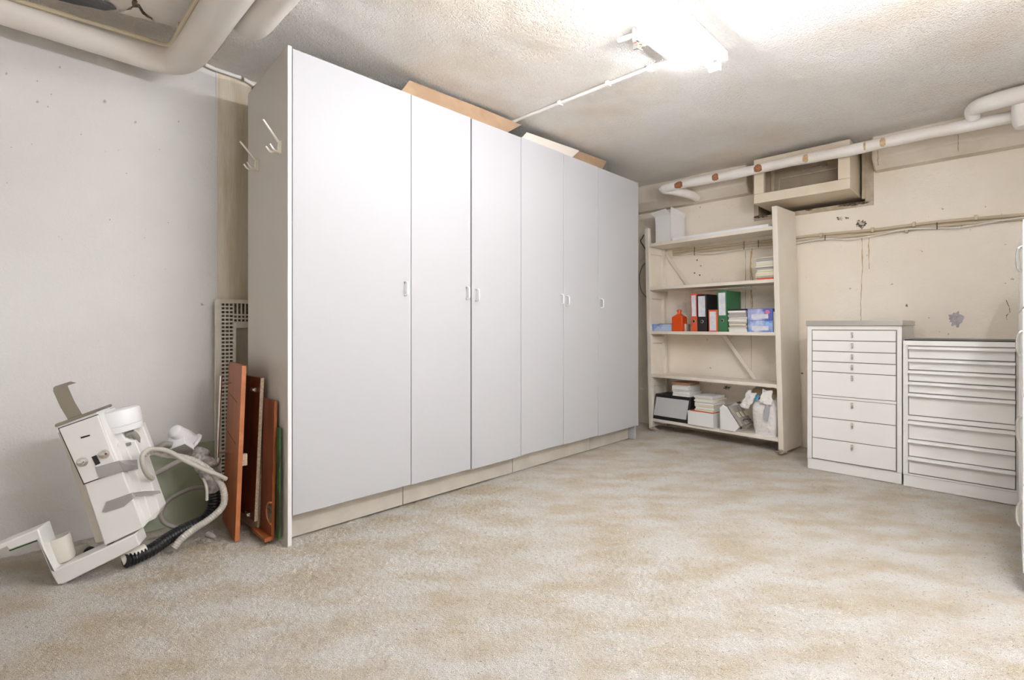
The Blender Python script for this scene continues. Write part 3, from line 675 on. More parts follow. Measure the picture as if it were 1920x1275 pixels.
# orange bottle
s0, s1 = sx(1260, .02, .9), sx(1279.5, .02, .9); sm = (s0+s1)/2
g = thing('plastic_bottle', SL((sm, .06, zM)), 'square orange-red plastic bottle on the middle shelf', 'bottle')
mb = MB(SL); zb = zM+.128
def ringq(h, z): return [(sm-h, .055-h*.8, z), (sm+h, .055-h*.8, z), (sm+h, .055+h*.8, z), (sm-h, .055+h*.8, z)]
hw = (s1-s0)/2
prof = [(hw*.94, zM), (hw, zM+.008), (hw, zb-.012), (hw*.93, zb-.002), (hw*.5, zb+.012), (hw*.36, zb+.02)]
vs_ = sum([ringq(a, z) for a, z in prof], []); mb.add(vs_, [(4*i+j, 4*i+(j+1) % 4, 4*i+4+(j+1) % 4, 4*i+4+j) for i in range(5) for j in range(4)]+[(0, 1, 2, 3), (20, 21, 22, 23)])
put('bottle_body', mb, M_redp, g, bevel=.003)
mb = MB(SL); mb.lathe((sm, .055, zb+.014), (sm, .055, 5), [(0, hw*.34), (.026, hw*.33), (.027, hw*.42), (.04, hw*.42), (.043, hw*.3)]); put('cap', mb, M_redp, g)

def stack(px0, px1, z0, z1, n, d0, d1, group, label, lab_top=None, mats=None, top=None, bottom=None, jit=.006, name='magazine', cat='magazine', seed=1, lab_bottom=None, rot=0.):
    rs = random.Random(seed); s0, s1 = sx(px0, d0, z0), sx(px1, d0, z0); ths = [rs.uniform(.5, 1.4) for _ in range(n)]; S = sum(ths); z = z0
    for k in range(n):
        th = (z1-z0)*ths[k]/S; js, jd = rs.uniform(-jit, jit), rs.uniform(-jit, jit)*1.2
        m = (mats or [M_paper])[rs.randrange(len(mats or [1]))]
        if k == n-1 and top: m = top
        if k == 0 and bottom: m = bottom
        l = label
        if k == n-1 and lab_top: l = lab_top
        if k == 0 and lab_bottom: l = lab_bottom
        cs, cdp = (s0+s1)/2+js, (d0+d1)/2+jd; a = rs.uniform(-.04, .04)+rot; hs, hd = (s1-s0)/2*rs.uniform(.95, 1.02), (d1-d0)/2
        pts = [(cs+x*hs*math.cos(a)-y*hd*math.sin(a), cdp+x*hs*math.sin(a)+y*hd*math.cos(a), z+.0003) for x, y in ((-1, -1), (1, -1), (1, 1), (-1, 1))]
        mb = MB(SL); mb.prism(pts, (0, 0, th-.0011)); tag(put(name, mb, m, bevel=.0006), l, cat, group if not (k == n-1 and lab_top) else group)
        z += th
stack(1366, 1400, zM, zM+.178, 14, .015, .245, 'magazines beside the green binder', 'white magazine in the stack between green binder and blue cartons', 'black-covered magazine topmost beside the green binder', [M_paper, M_paper, M_cream, M_pgrey], top=M_bblack, seed=3)
zH = TOPZ[1]
stack(1418, 1458, zH, zH+.165, 12, .02, .24, 'papers at the right end of the second shelf', 'pale paper booklet stacked at the right end of the second shelf', None, [M_paper, M_cream, M_cream, M_pgrey], bottom=M_red, lab_bottom='orange folder at the bottom of the second-shelf paper stack', seed=5, name='booklet', cat='booklet', jit=.010)
s0, s1 = sx(1402, 0.005, .9), sx(1449, .005, .9)
for k, (m, l) in enumerate(((M_blue, 'pale blue carton at the bottom right of the middle shelf'), (M_blue2, 'indigo and white carton stacked on the lower pale blue one'))):
    g = thing('tissue_carton', SL(((s0+s1)/2, .07, zM+.088*k)), l, 'box', 'stacked blue cartons'); mb = MB(SL); mb.box((s0, .003, zM+.088*k), (s1, .13, zM+.088*k+.087)); put('carton_body', mb, m, g, bevel=.002)
    mb = MB(SL); mb.box((s0+.03, .0015, zM+.088*k+.012), (s1-.03, .0035, zM+.088*k+.045)); put('printed_band', mb, M_label, g)
    mb = MB(SL); mb.lathe((s1-.035, .0035, zM+.088*k+.06), (s1-.035, -1, zM+.088*k+.06), [(0, .016), (.0015, .016)]); put('printed_dot', mb, mat('pink_print', (.75, .2, .35), .4) if k else mat('sky_print', (.25, .5, .85), .4), g)
sbox('thin_book', s1+.003, s1+.022, .01, .15, zM, zM+.15, M_cream, 'thin cream book standing right of the blue cartons', 'book')

# bottom shelf
zB = TOPZ[4]
s0, s1 = sx(1225, .01, .1), sx(1289.5, -.01, .1)-.013
g = thing('letter_case', SL(((s0+s1)/2, .1, zB)), 'black case with a sloping pale grey front on the bottom shelf', 'case')
def wedge(s0, s1, d0b, d0t, d1, z0, z1): return [(s0, d0b, z0), (s0, d0t, z1), (s0, d1, z1), (s0, d1, z0)], [(s1, d0b, z0), (s1, d0t, z1), (s1, d1, z1), (s1, d1, z0)]
mb = MB(SL); mb.hexa(*wedge(s0, s1+.01, .005, .055, .24, zB, zB+.215)); put('case_body', mb, M_bblack, g, bevel=.003)
mb = MB(SL); f = lambda z: .005+.05*(z-zB)/.215
za, zb_ = zB+.03, zB+.188; mb.prism([(s0+.004, f(za), za), (s1-.012, f(za), za), (s1-.004, f(zb_), zb_), (s0+.012, f(zb_), zb_)], (0, -.003, 0)); put('front_panel', mb, M_lgrey, g, bevel=.001)
stack(1260, 1292, zB+.216, zB+.335, 6, .05, .24, 'books on the black case', 'white book in the stack on the black grey-fronted case', 'brown-covered book topmost on the black grey-fronted case', [M_paper], top=mat('brown_cover', (.42, .22, .12), .5), seed=9, jit=.006, name='paperback_book', cat='book')
s0, s1 = sx(1289.5, -.01, .1), sx(1338, -.01, .1)
g = thing('card_tray', SL(((s0+s1)/2, .12, zB)), 'low white card tray holding books in the middle of the bottom shelf', 'box')
mb = MB(SL); h_ = .115; mb.box((s0, -.01, zB), (s1, -.006, zB+h_)); mb.box((s0, .2, zB), (s1, .204, zB+h_)); mb.box((s0, -.01, zB), (s0+.004, .2, zB+h_)); mb.box((s1-.004, -.01, zB), (s1, .2, zB+h_)); mb.box((s0, -.01, zB), (s1, .2, zB+.004))
put('tray_body', mb, M_boxw, g, bevel=.001)
mb = MB(SL); mb.box((s0+.02, .0, zB+.006), (s1-.006, .19, zB+h_+.006)); tag(put('red_folder', mb, M_red, bevel=.001), 'bright red folder lying inside the white card tray', 'folder')
stack(1302, 1337, zB+h_+.007, zB+h_+.135, 8, .0, .2, 'books on the white card tray', 'white book stacked on the low white card tray', 'pale grey book topmost on the low white card tray', [M_paper, M_paper, M_cream], top=mat('pale_cover', (.66, .66, .66), .5), seed=12, jit=.006, name='paperback_book', cat='book')
# tilt-bin rack
s0 = sx(1351, -.0, .1); 
g = thing('tilt_bin_rack', SL((s0+.06, .1, zB)), 'white triangular-sided rack with smoky clear bins on the bottom shelf', 'rack')
prof = [(0, 0), (.115, 0), (.155, .04), (.055, .185), (.03, .195), (.0, .17)]
def rackside(d):
    return [(s0+a, d, zB+b) for a, b in prof]
for da, db in ((-.005, 0), (.19, .195)):
    mb = MB(SL); mb.hexa(rackside(da), rackside(db)); put('side_plate', mb, M_boxw, g, bevel=.001)
mb = MB(SL); mb.box((s0, .0, zB), (s0+.115, .19, zB+.004)); put('base', mb, M_boxw, g)
mb = MB(SL); mb.prism([(s0+.0, .0, zB+.17), (s0+.03, .0, zB+.195), (s0+.03, .19, zB+.195), (s0, .19, zB+.17)], (0, 0, .004)); put('top_plate', mb, M_boxw, g)
for k in range(3):
    da, db = .006+k*.062, .062+k*.062
    mb = MB(SL); mb.hexa([(s0+.062, da, zB+.178), (s0+.158, da, zB+.042), (s0+.175, da, zB+.056), (s0+.08, da, zB+.192)], [(s0+.062, db, zB+.178), (s0+.158, db, zB+.042), (s0+.175, db, zB+.056), (s0+.08, db, zB+.192)]); put('bin', mb, M_smoke, g, bevel=.002)
    mb = MB(SL); mb.prism([(s0+.118, da+.01, zB+.145), (s0+.142, da+.01, zB+.11), (s0+.142, db-.01, zB+.11), (s0+.118, db-.01, zB+.145)], (.002, 0, .002)); put('bin_label', mb, M_cream, g)
# white bag
s0, s1 = sx(1405, .02, .1), SLEN-.026
g = thing('plastic_bag', SL(((s0+s1)/2, .12, zB)), 'stuffed white plastic bag at the right end of the bottom shelf', 'bag')
mb = MB(SL); n = 40; m_ = 26; vs_ = []; cs, cd2 = (s0+s1)/2, .125; a_, b_ = (s1-s0)/2, .125
for i in range(m_+1):
    v = i/m_; z = zB+.27*v
    sc = (.90+.12*math.sin(min(v*2.2, 1.57)))*(1 if v < .78 else 1-.35*(v-.78)/.22)
    for k in range(n):
        t = 2*math.pi*k/n; cx_, sy_ = math.cos(t), math.sin(t)
        r_ = (abs(cx_)**4+abs(sy_)**4)**-.25
        w1_ = 1+.035*noise.noise(Vector((cx_*2.2, sy_*2.2, v*4)))+.03*math.sin(7*t+5*v)*v+.02*noise.noise(Vector((cx_*6, sy_*6, v*9)))
        zz = z+(.045*noise.noise(Vector((cx_*3, sy_*3, 7)))*v if v > .5 else 0)
        vs_.append((min(cs+a_*r_*.88*cx_*sc*w1_, SLEN-.027), cd2+b_*r_*.88*sy_*sc*w1_, zz))
mb.add(vs_, [(i*n+k, i*n+(k+1) % n, (i+1)*n+(k+1) % n, (i+1)*n+k) for i in range(m_) for k in range(n)]+[tuple(range(n))])
put('bag_body', mb, M_bag, g, smooth=70)
def crumple(pts, name, m, amp=.006):
    mb = MB(SL); a, b, c_, d_ = [Vector(p) for p in pts]; nn = 9; vs_ = []
    for i in range(nn+1):
        for j in range(nn+1):
            u, v = i/nn, j/nn; p = a*(1-u)*(1-v)+b*u*(1-v)+c_*u*v+d_*(1-u)*v
            k = noise.noise_vector(p*38)*amp; vs_.append(p+k)
    mb.add(vs_, [(i*(nn+1)+j, (i+1)*(nn+1)+j, (i+1)*(nn+1)+j+1, i*(nn+1)+j+1) for i in range(nn) for j in range(nn)])
    vb = [v-Vector((0, -.002, 0)) for v in vs_]
    return mb
put('torn_mouth', crumple([(s0-.075, .02, zB+.20), (s0+.01, .0, zB+.19), (s0+.06, .03, zB+.30), (s0-.01, .05, zB+.33)], '', M_bag, .018), M_bag, g, smooth=60)
put('tied_neck', crumple([(s0+.09, .0, zB+.24), (s1-.03, .0, zB+.24), (s1-.05, .03, zB+.345), (s0+.11, .02, zB+.345)], '', M_bag, .016), M_bag, g, smooth=60)
mb = MB(SL); mb.prism([(s0+.115, -.004, zB+.12), (s0+.145, -.004, zB+.11), (s0+.155, -.002, zB+.16), (s0+.162, -.002, zB+.215), (s0+.148, .0, zB+.24), (s0+.132, .0, zB+.235), (s0+.12, -.002, zB+.18)], (0, .01, 0)); put('grey_print', mb, M_bagprint, g, bevel=.004)
tag(put('paper_scrap', crumple([(s0-.03, .10, zB+.29), (s1-.04, .08, zB+.27), (s1-.02, .16, zB+.34), (s0-.01, .17, zB+.35)], '', M_brown, .014), M_brown, smooth=60), 'crumpled brown paper lying over the back of the white bag', 'paper')
tag(put('blue_packet', crumple([(s0+.0, .03, zB+.262), (s0+.06, .03, zB+.255), (s0+.075, .06, zB+.295), (s0+.01, .06, zB+.295)], '', M_blueb, .008), M_blueb, smooth=60), 'blue packet poking out of the white bag', 'packet')
mb = MB(SL); mb.tube([(s0-.10, .1, zB+.01), (s0-.075, .06, zB+.06), (s0-.05, .05, zB+.095), (s0+.0, .06, zB+.1)], .004, 8, smooth=5); tag(put('black_lead', mb, M_black), 'black lead between the clear bins and the white bag', 'cable')

# ================================================================= DRAWER CABINETS
def cabinet(name, XF, y_r, y_l, h, depth, rows_z, label, kind, top=None, plinth=.06):
    """front faces -X; y_l (far, left in the photo) > y_r"""
    g = thing(name, (XF+depth/2, (y_l+y_r)/2, 0), label, 'drawer cabinet')
    mb = MB(); mb.box((XF, y_r, plinth), (XF+depth, y_l, h)); put('body', mb, M_wcab, g, bevel=.002)
    mb = MB(); mb.box((XF+.004, y_r+.002, -.005), (XF+depth, y_l-.002, plinth)); put('plinth', mb, M_wcab, g, bevel=.001)
    return g
# taller cabinet with steel top
X1c = 3.70; yl = P(1513.5, 750, X=X1c).y; yr = P(1691, 750, X=X1c).y
h1 = P(1514, 611, X=X1c).z
g = cabinet('drawer_cabinet', X1c, yr, yl, h1, .52, None, 'taller ivory drawer cabinet with a steel top and small chrome latches', 1)
mb = MB(); mb.box((X1c-.012, yr-.006, h1+.001), (X1c+.53, yl+.004, h1+.033)); lab(put('steel_top', mb, M_steel, g, bevel=.002), 'brushed steel top')
dl = P(1523.5, 750, X=X1c).y; dr = P(1680.5, 750, X=X1c).y
def zf(py, X, px=1524): return P(px, py, X=X).z
zs = [zf(560+v/3.036, X1c) for v in (179, 237, 297, 355, 412, 545, 560, 670, 787, 905)]
mb = MB(); mb.box((X1c-.0015, dr-.004, zs[-1]-.004), (X1c+.001, dl+.004, zs[0]+.004)); put('drawer_recess', mb, M_line, g)
mb = MB(); mb.box((X1c-.004, dr, zs[6]+.001), (X1c+.001, dl, zs[5]-.001)); put('divider_rail', mb, M_wcab, g, bevel=.001)
for k in range(9):
    if k == 5: continue
    za, zb2 = zs[k], zs[k+1]
    mb = MB(); mb.box((X1c-.010, dr+.0015, zb2+.0022), (X1c+.001, dl-.0015, za-.0022)); dd = put('drawer', mb, M_wcab, g, bevel=.0015)
    yy = P(1598.5, 700, X=X1c).y; zt_ = za-.012; o = X1c-.010
    mb = MB(); mb.box((o-.003, yy-.006, zt_-.034), (o, yy+.006, zt_)); mb.box((o-.014, yy-.0045, zt_-.016), (o-.002, yy+.0045, zt_-.006)); mb.tube([(o-.006, yy, zt_-.026), (o-.014, yy, zt_-.032), (o-.016, yy, zt_-.02)], .0035, 8)
    lab(put('latch', mb, M_chrome, dd, bevel=.0008), 'small chrome latch')
# lower cabinet with lipped drawers
X2c = 3.68; yl2 = P(1693, 750, X=X2c).y; yr2 = P(1915, 750, X=X2c).y-.01
h2 = P(1693, 638.5, X=X2c).z
g = cabinet('drawer_cabinet', X2c, yr2, yl2, h2, .54, None, 'lower wide ivory drawer cabinet with lipped drawers and a black top', 2, plinth=.062)
mb = MB(); mb.box((X2c+.012, yr2+.006, h2), (X2c+.53, yl2-.006, h2+.006)); lab(put('black_top', mb, M_black, g, bevel=.001), 'thin black top')
dl = P(1704, 750, X=X2c).y; dr = P(1904, 750, X=X2c).y
bounds = [(268, 338), (338, 403), (403, 467), (467, 533), (533, 660), (690, 795), (795, 893), (893, 990)]
for A, B in ((268, 660), (690, 990)):
    mb = MB(); mb.box((X2c-.0015, dr-.003, zf(560+B/3.036, X2c, 1704)-.003), (X2c+.001, dl+.003, zf(560+A/3.036, X2c, 1704)+.003)); put('drawer_recess', mb, M_line, g)
for a, b in bounds:
    za, zb2 = zf(560+a/3.036, X2c, 1704), zf(560+b/3.036, X2c, 1704)
    mb = MB(); mb.box((X2c-.007, dr+.0015, zb2+.002), (X2c+.001, dl-.0015, za-.003)); dd = put('drawer', mb, M_wcab, g, bevel=.0012)
    mb = MB(); prof = [(0, 0), (-.022, -.003), (-.024, -.016), (-.020, -.0165), (-.018, -.006), (0, -.004)]
    mb.hexa([(X2c-.006+x, dr+.0, za-.003+z) for x, z in prof], [(X2c-.006+x, dl, za-.003+z) for x, z in prof]); put('lip_handle', mb, M_wcab, dd, bevel=.0008)
mb = MB(); mb.box((X2c-.004, yl2-.022, h2-.10), (X2c+.001, yl2-.010, h2-.022)); put('name_strip', mb, M_wcab, g, bevel=.0012)
put('screw', MB().lathe((X2c-.003, yl2-.016, h2-.03), (X2c-1, yl2-.016, h2-.03), [(0, .003), (.003, .003)], 8), M_steel, g)
# tall cabinet at the right edge, its front seen edge-on
YC = -.040
g = thing('filing_cabinet', (3.0, -.3, 0), 'tall white filing cabinet with chrome drawer handles at the right picture edge', 'cabinet')
mb = MB(); mb.box((2.46, -.52, .055), (3.60, YC, 1.30)); put('body', mb, M_wcab, g, bevel=.003)
mb = MB(); mb.box((2.50, -.50, -.005), (3.58, YC-.03, .055)); lab(put('base', mb, M_rot, g), 'dark recessed base')
for k in range(4):
    za, zb2 = .07+k*.306, .07+k*.306+.30
    mb = MB(); mb.box((2.468, YC, za), (3.592, YC+.006, zb2)); dd = put('drawer', mb, M_wcab, g, bevel=.003)
    for xh in (2.58,):
        zc_ = zb2-.125; o = YC+.006
        mb = MB(); mb.tube([(xh, o-.001, zc_-.045), (xh, o+.009, zc_-.035), (xh, o+.012, zc_), (xh, o+.009, zc_+.035), (xh, o-.001, zc_+.045)], [.006, .006, .006, .006, .006], 10, smooth=3); put('handle', mb, M_chrome, dd)

# ================================================================= BOARDS LEANING ON THE WARDROBE SIDE
def slab(front_bot, front_top, back_top, yf, yb, m, th, z0=None, yft=None):
    pass
def leaning(name, fb, ft, yf, yb, zb_, label, cat, m_face, m_edge, th, shift=.035, group=None, zlow=.0, xlean=None):
    """upright board: front edge from fb to ft (pixels at plane Y=yf), running back to Y=yb"""
    a = P(*fb, Y=yf); b = P(*ft, Y=yf); back = Vector((shift, yb-yf, 0)); T = Vector((th, 0, 0))
    g = thing(name, a, label, cat, group)
    q0 = [a, b, b+back, a+back]; mb = MB(); mb.prism(q0, T); put('panel', mb, m_face, g, bevel=.0008)
    e = MB(); e.prism([a+Vector((.0005, -.0018, 0)), b+Vector((.0005, -.0018, 0)), b+Vector((th-.0005, -.0018, 0)), a+Vector((th-.0005, -.0018, 0))], (0, .0016, 0)); put('edge_band', e, m_edge, g)
    return g, a, b, back
g1, a, b, back = leaning('cupboard_door', (440, 1016), (453.5, 686), 2.347, 2.66, None, 'orange-brown cupboard door with a long bar handle, leaning nearest the hoses', 'cupboard door', M_orange, M_orangee, .0185, shift=.04)
up = (b-a)
for fz in (.54, .78):   # grooves in the outer face
    p0 = a+up*fz+back*.22; p1 = a+up*(fz+.03)+back*.86
    dn = Vector((0, 0, -.003)); mb = MB(); mb.prism([p0+Vector((-.0012, 0, 0)), p1+Vector((-.0012, 0, 0)), p1+dn+Vector((-.0012, 0, 0)), p0+dn+Vector((-.0012, 0, 0))], (.002, 0, 0)); put('groove', mb, M_rot, g1)
hb0, hb1 = P(412.5, 866, Y=2.585), P(418, 704, Y=2.585)
face = lambda z: a+up*((z-a.z)/up.z)+back*.72
hd = thing  # bar handle
mb = MB(); off = Vector((-.045, 0, 0)); z0_, z1_ = hb0.z, hb1.z
f0, f1 = face(z0_), face(z1_); mb.tube([f0+off, f1+off], .0055, 12)
for zz in (z0_+.045, z1_-.035): p = face(zz); mb.tube([p+off, p+Vector((.001, 0, 0))], .0042, 10)
lab(put('bar_handle', mb, M_chrome, g1), 'long steel bar handle')
mb = MB(); c = a+up*.42+Vector((.02, .01, 0)); mb.box((c.x, c.y, c.z), (c.x+.022, c.y+.02, c.z+.05)); put('wood_block', mb, M_chip, g1, bevel=.001)
g2, a, b, back = leaning('chipboard_sheet', (476.5, 978), (488.5, 709), 2.36, 2.62, None, 'dark brown board with a pale raw edge behind the orange door', 'board', M_orange2, M_chip, .015, shift=.0)
up = b-a
for fz in (.90, .02):
    c = a+up*fz+back*.12+Vector((-.004, 0, 0)); mb = MB(); mb.box((c.x-.008, c.y, c.z), (c.x+.002, c.y+.05, c.z+.018)); mb.box((c.x-.014, c.y+.008, c.z+.004), (c.x-.006, c.y+.04, c.z+.014))
    lab(put('hinge', mb, M_chrome, g2, bevel=.001), 'chrome hinge')
g3, a, b, back = leaning('chipboard_offcut', (482, 999), (494.5, 772), 2.372, 2.60, None, 'narrow raw chipboard offcut between the two dark brown boards', 'board', M_chip, M_chip, .009, shift=.0)
g4, a, b, back = leaning('notched_board', (508, 1015), (514.5, 752), 2.235, 2.365, None, 'dark brown board with a curved notch, nearest the wardrobe side', 'board', M_orange2, M_orange, .0125, shift=.0)
up = b-a
mb = MB(); c = a+up*.20; n = 16
arc = [c+Vector((-.001, 0, 0))+Vector((0, .0+.05*math.sin(math.pi*k/n), .045*math.cos(math.pi*k/n))) for k in range(n+1)]
mb.add([p for p in arc], [tuple(range(n+1))]); mb.v = [p-Vector((.0008, .003, 0)) for p in mb.v]; put('notch', mb, M_rot, g4)
put('notch_rim', MB().tube([p-Vector((.002, 0, 0)) for p in arc], .004, 8), M_orangee, g4)
p0, p1 = P(478, 1000, Z=.02), P(497, 1017, Z=.02)
mb = MB(); mb.prism([P(472, 996, Z=.012), P(496, 1018, Z=.012), P(513, 1012, Z=.012), P(492, 992, Z=.012)], (0, 0, .016)); tag(put('foot_board', mb, M_orange, bevel=.001), 'short brown board flat on the carpet under the panels', 'board')
ga = P(522.5, 1012, Y=2.19); gb = P(524, 803, Y=2.19)
mb = MB(); mb.prism([ga, gb, gb+Vector((.0, .03, 0)), ga+Vector((.0, .03, 0))], (.007, 0, 0)); tag(put('green_strip', mb, M_green, bevel=.001), 'green stained strip squeezed against the wardrobe side', 'strip')

# perforated lattice frame against the wall
YL = 2.80
xl = P(404, 720, Y=YL).x; xr = P(404, 720, Y=YL).x+.62; ztp = P(404, 560, Y=YL).z
g = thing('lattice_panel', ((xl+xr)/2, YL, 0), 'cream radiator cover frame with square lattice holes against the left wall', 'lattice panel')
st = P(414, 720, Y=YL).x-xl; l0 = xl+st; l1 = P(437, 720, Y=YL).x; l2 = P(441, 720, Y=YL).x
mb = MB(); th = .016
mb.box((xl, YL, 0), (l0, YL+th, ztp)); mb.box((l0, YL, ztp-.02), (xr-.03, YL+th, ztp)); mb.box((l1, YL-.004, 0), (l2+.004, YL+th, ztp-.12)); mb.box((l2+.004, YL-.004, ztp-.145), (xr-.03, YL+th, ztp-.12)); mb.box((xr-.03, YL, 0), (xr, YL+th, ztp))
put('frame', mb, M_lat, g, bevel=.001)
pitch = (l1-l0)/3; mb = MB()
bar = pitch*.42
for k in range(3):
    x = l0+pitch*k; mb.box((x, YL+.003, 0), (x+bar*.6, YL+.009, ztp-.02))
kz = 0; z = .01
while z < ztp-.02: mb.box((l0, YL+.001, z), (l1, YL+.007, z+bar)); z += pitch*1.02
x = l1
while x < xr-.03: mb.box((x, YL+.003, ztp-.12), (x+bar*.8, YL+.009, ztp-.02)); x += pitch
for k in range(3): zz = ztp-.12+k*pitch*1.02; mb.box((l1, YL+.001, zz), (xr, YL+.007, zz+bar))
put('lattice', mb, M_lat, g)
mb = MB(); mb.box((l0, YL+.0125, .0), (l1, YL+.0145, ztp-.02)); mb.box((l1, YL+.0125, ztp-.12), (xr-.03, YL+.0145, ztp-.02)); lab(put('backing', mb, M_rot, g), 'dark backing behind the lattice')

# glass sheet leaning on the wall
gp = [P(262, 972, Y=2.74), P(418, 930, Y=2.76), P(411, 826, Y=2.83), P(262, 842, Y=2.83)]
gp[0].z = .0; gp[1].z = .0
tag(put('glass_sheet', MB().prism(gp, (0, .006, 0)), M_glass), 'greenish dusty glass sheet leaning on the wall behind the hoses', 'glass sheet')

# ================================================================= DENTAL UNIT (tipped over)
PSI = math.radians(25)
NB = Vector((math.sin(PSI), math.cos(PSI), 0))            # into depth, away from the viewer
DP0 = P(108, 1095, Z=.0)
def DQ(px, py, d=0.): return P(px, py, pl=(DP0+NB*d, NB))
def dpoly(pxy, d0, d1, persp=False):
    a = [DQ(x, y, d0) for x, y in pxy]; return a, [p+NB*(d1-d0) for p in a]
U = thing('dental_unit', DP0+NB*.05, 'tipped-over white dental unit leaning in the left corner', 'dental unit')
armp = [(-70, 1052), (0, 1021), (71, 991.5), (84, 1030), (98, 1068), (103, 1070), (118, 1063), (254, 1001), (262, 1023), (216, 1047), (120, 1095), (108, 1097), (98, 1081), (69, 1013), (17, 1032), (12, 1026), (0, 1031), (-66, 1060)]
mb = MB(); q0, q1 = dpoly(armp, 0, .085); mb.hexa(q0, q1); arm = put('support_arm', mb, M_dev, U, bevel=.004)
mb = MB(); q0, q1 = dpoly([(200, 1023), (256, 999), (256, 1001), (206, 1025)], .02, .08); mb.hexa(q0, q1); put('joint_gap', mb, M_black, arm)
mb = MB(); q0, q1 = dpoly([(17, 1031.5), (69, 1012.5), (69.5, 1015), (17.5, 1034)], .01, .075); mb.hexa(q0, q1); lab(put('green_tape', mb, M_green, arm), 'green tape under the arm')
mb = MB(); q0, q1 = dpoly([(62, 994), (69, 990), (102, 1056), (118, 1062), (97, 1071)], -.004, .0); 
# main body
bodyp = [(104, 797), (181, 769), (184, 778), (219, 855), (270, 989), (196, 1024), (157, 908), (108, 806)]
mb = MB(); q0, q1 = dpoly(bodyp, .012, .13); mb.hexa(q0, q1); body = put('body', mb, M_dev, U, bevel=.005)
mb = MB(); q0, q1 = dpoly([(110, 804), (183, 778.5), (222, 884), (157, 907)], .004, .013); mb.hexa(q0, q1); mbs = MB(); qa, qb = dpoly([(108.5, 803), (183.8, 776.5), (223.5, 884.5), (156.5, 909)], .0105, .0125); mbs.hexa(qa, qb); put('panel_seam', mbs, M_black, body); fp = put('front_panel', mb, M_dev, body, bevel=.002)
mb = MB(); q0, q1 = dpoly([(102, 798.5), (104, 795), (181, 767), (184, 769.5), (183, 772), (104, 801)], .003, .135); mb.hexa(q0, q1); lab(put('top_trim', mb, M_dsteel, body, bevel=.001), 'chrome top trim')
mb = MB(); q0, q1 = dpoly([(151, 819.5), (168, 815), (168.5, 817.5), (152, 822.5)], .0025, .005); mb.hexa(q0, q1); put('slot', mb, M_black, fp)
mb = MB(); q0, q1 = dpoly([(171, 857), (180, 853.5), (188, 869), (179, 873)], .001, .005); mb.hexa(q0, q1); put('switch', mb, M_black, fp, bevel=.001)
for (x, y) in ((155, 866), (195.5, 851.5)):
    c = DQ(x, y, .004); mb = MB(); mb.lathe(c, c-NB, [(0, .017), (.003, .017), (.0045, .012), (.014, .0095), (.018, .008), (.019, .004)], 24); lab(put('knob', mb, M_chrome, fp), 'round chrome knob')
# pale slab behind the left edge
mb = MB(); q0, q1 = dpoly([(108, 812), (130, 865), (179, 1019), (196, 1016), (190, 960), (120, 800)], .09, .135); mb.hexa(q0, q1); lab(put('rear_cover', mb, M_dev2, U, bevel=.003), 'cream rear cover')
# right-hand covers
mb = MB(); q0, q1 = dpoly([(184, 775), (216, 832), (262, 930), (272, 982), (292, 972), (300, 956), (290, 930), (254, 826), (236, 824), (200, 770)], .075, .16); mb.hexa(q0, q1); put('side_cover', mb, M_dev, U, bevel=.004)
mb = MB(); q0, q1 = dpoly([(217, 831), (253, 826), (276, 880), (300, 956), (271, 979), (243, 905)], .062, .076); mb.hexa(q0, q1); sc_ = put('side_panel', mb, M_dev, U, bevel=.003)
mb = MB(); q0, q1 = dpoly([(219, 833), (234, 829.5), (262, 905), (283, 971), (271, 979), (244, 905)], .052, .063); mb.hexa(q0, q1); put('cover_step', mb, M_dev, sc_, bevel=.002)
mb = MB(); q0, q1 = dpoly([(236.5, 831), (243.5, 830), (244.5, 834.5), (237.5, 835.5)], .0505, .064); mb.hexa(q0, q1); put('badge', mb, M_grey2, sc_)
mb = MB(); q0, q1 = dpoly([(247, 800), (266, 794), (283, 838), (284, 842), (268, 850), (256, 822)], .13, .17); mb.hexa(q0, q1); put('side_arm', mb, M_dev, U, bevel=.003)
# round cap on the upper right
c = DQ(232, 808, .12); axd = (DQ(223, 772, .12)-c).normalized()
mb = MB(); mb.lathe(c, c+axd, [(0, .05), (.002, .062), (.022, .066), (.024, .0635), (.027, .067), (.075, .069), (.084, .066), (.088, .06)], 36); lab(put('round_cap', mb, M_wpl, U), 'round white cap')
mb = MB(); q0, q1 = dpoly([(214, 818), (250, 800), (256, 826), (222, 832)], .10, .15); mb.hexa(q0, q1); put('cap_bracket', mb, M_dev2, U, bevel=.002)
mb = MB(); mb.tube([DQ(238, 816, .09), DQ(248, 812, .09), DQ(257, 822, .1), DQ(257, 836, .12)], [.009, .011, .011, .008], 10, smooth=3); put('plug', mb, M_grey2, U)
# chrome bracket on top
def strip(pts, d0, d1): pass
mb = MB()
ctr = [DQ(140.5, 782, .02), DQ(126, 758, .02), DQ(113, 729, .02), DQ(113.5, 722, .024), DQ(118, 719.5, .03), DQ(130, 722, .075)]
wv = (DQ(150, 779, .02)-DQ(132, 785, .02)).normalized()*.022; n_ = len(ctr)
A = [p-wv for p in ctr]; B = [p+wv for p in ctr]
off = [(NB*.003)]*n_
vs_ = A+B+[p+NB*.003 for p in A]+[p+NB*.003 for p in B]
fs_ = []
for i in range(n_-1):
    fs_ += [(i, i+1, n_+i+1, n_+i), (2*n_+i, 3*n_+i, 3*n_+i+1, 2*n_+i+1), (i, 2*n_+i, 2*n_+i+1, i+1), (n_+i, n_+i+1, 3*n_+i+1, 3*n_+i)]
fs_ += [(0, n_, 3*n_, 2*n_), (n_-1, 3*n_-1, 4*n_-1, 2*n_-1)]
mb.add(vs_, fs_); lab(put('hook_bracket', mb, M_dsteel, U, smooth=50), 'bent chrome bracket')
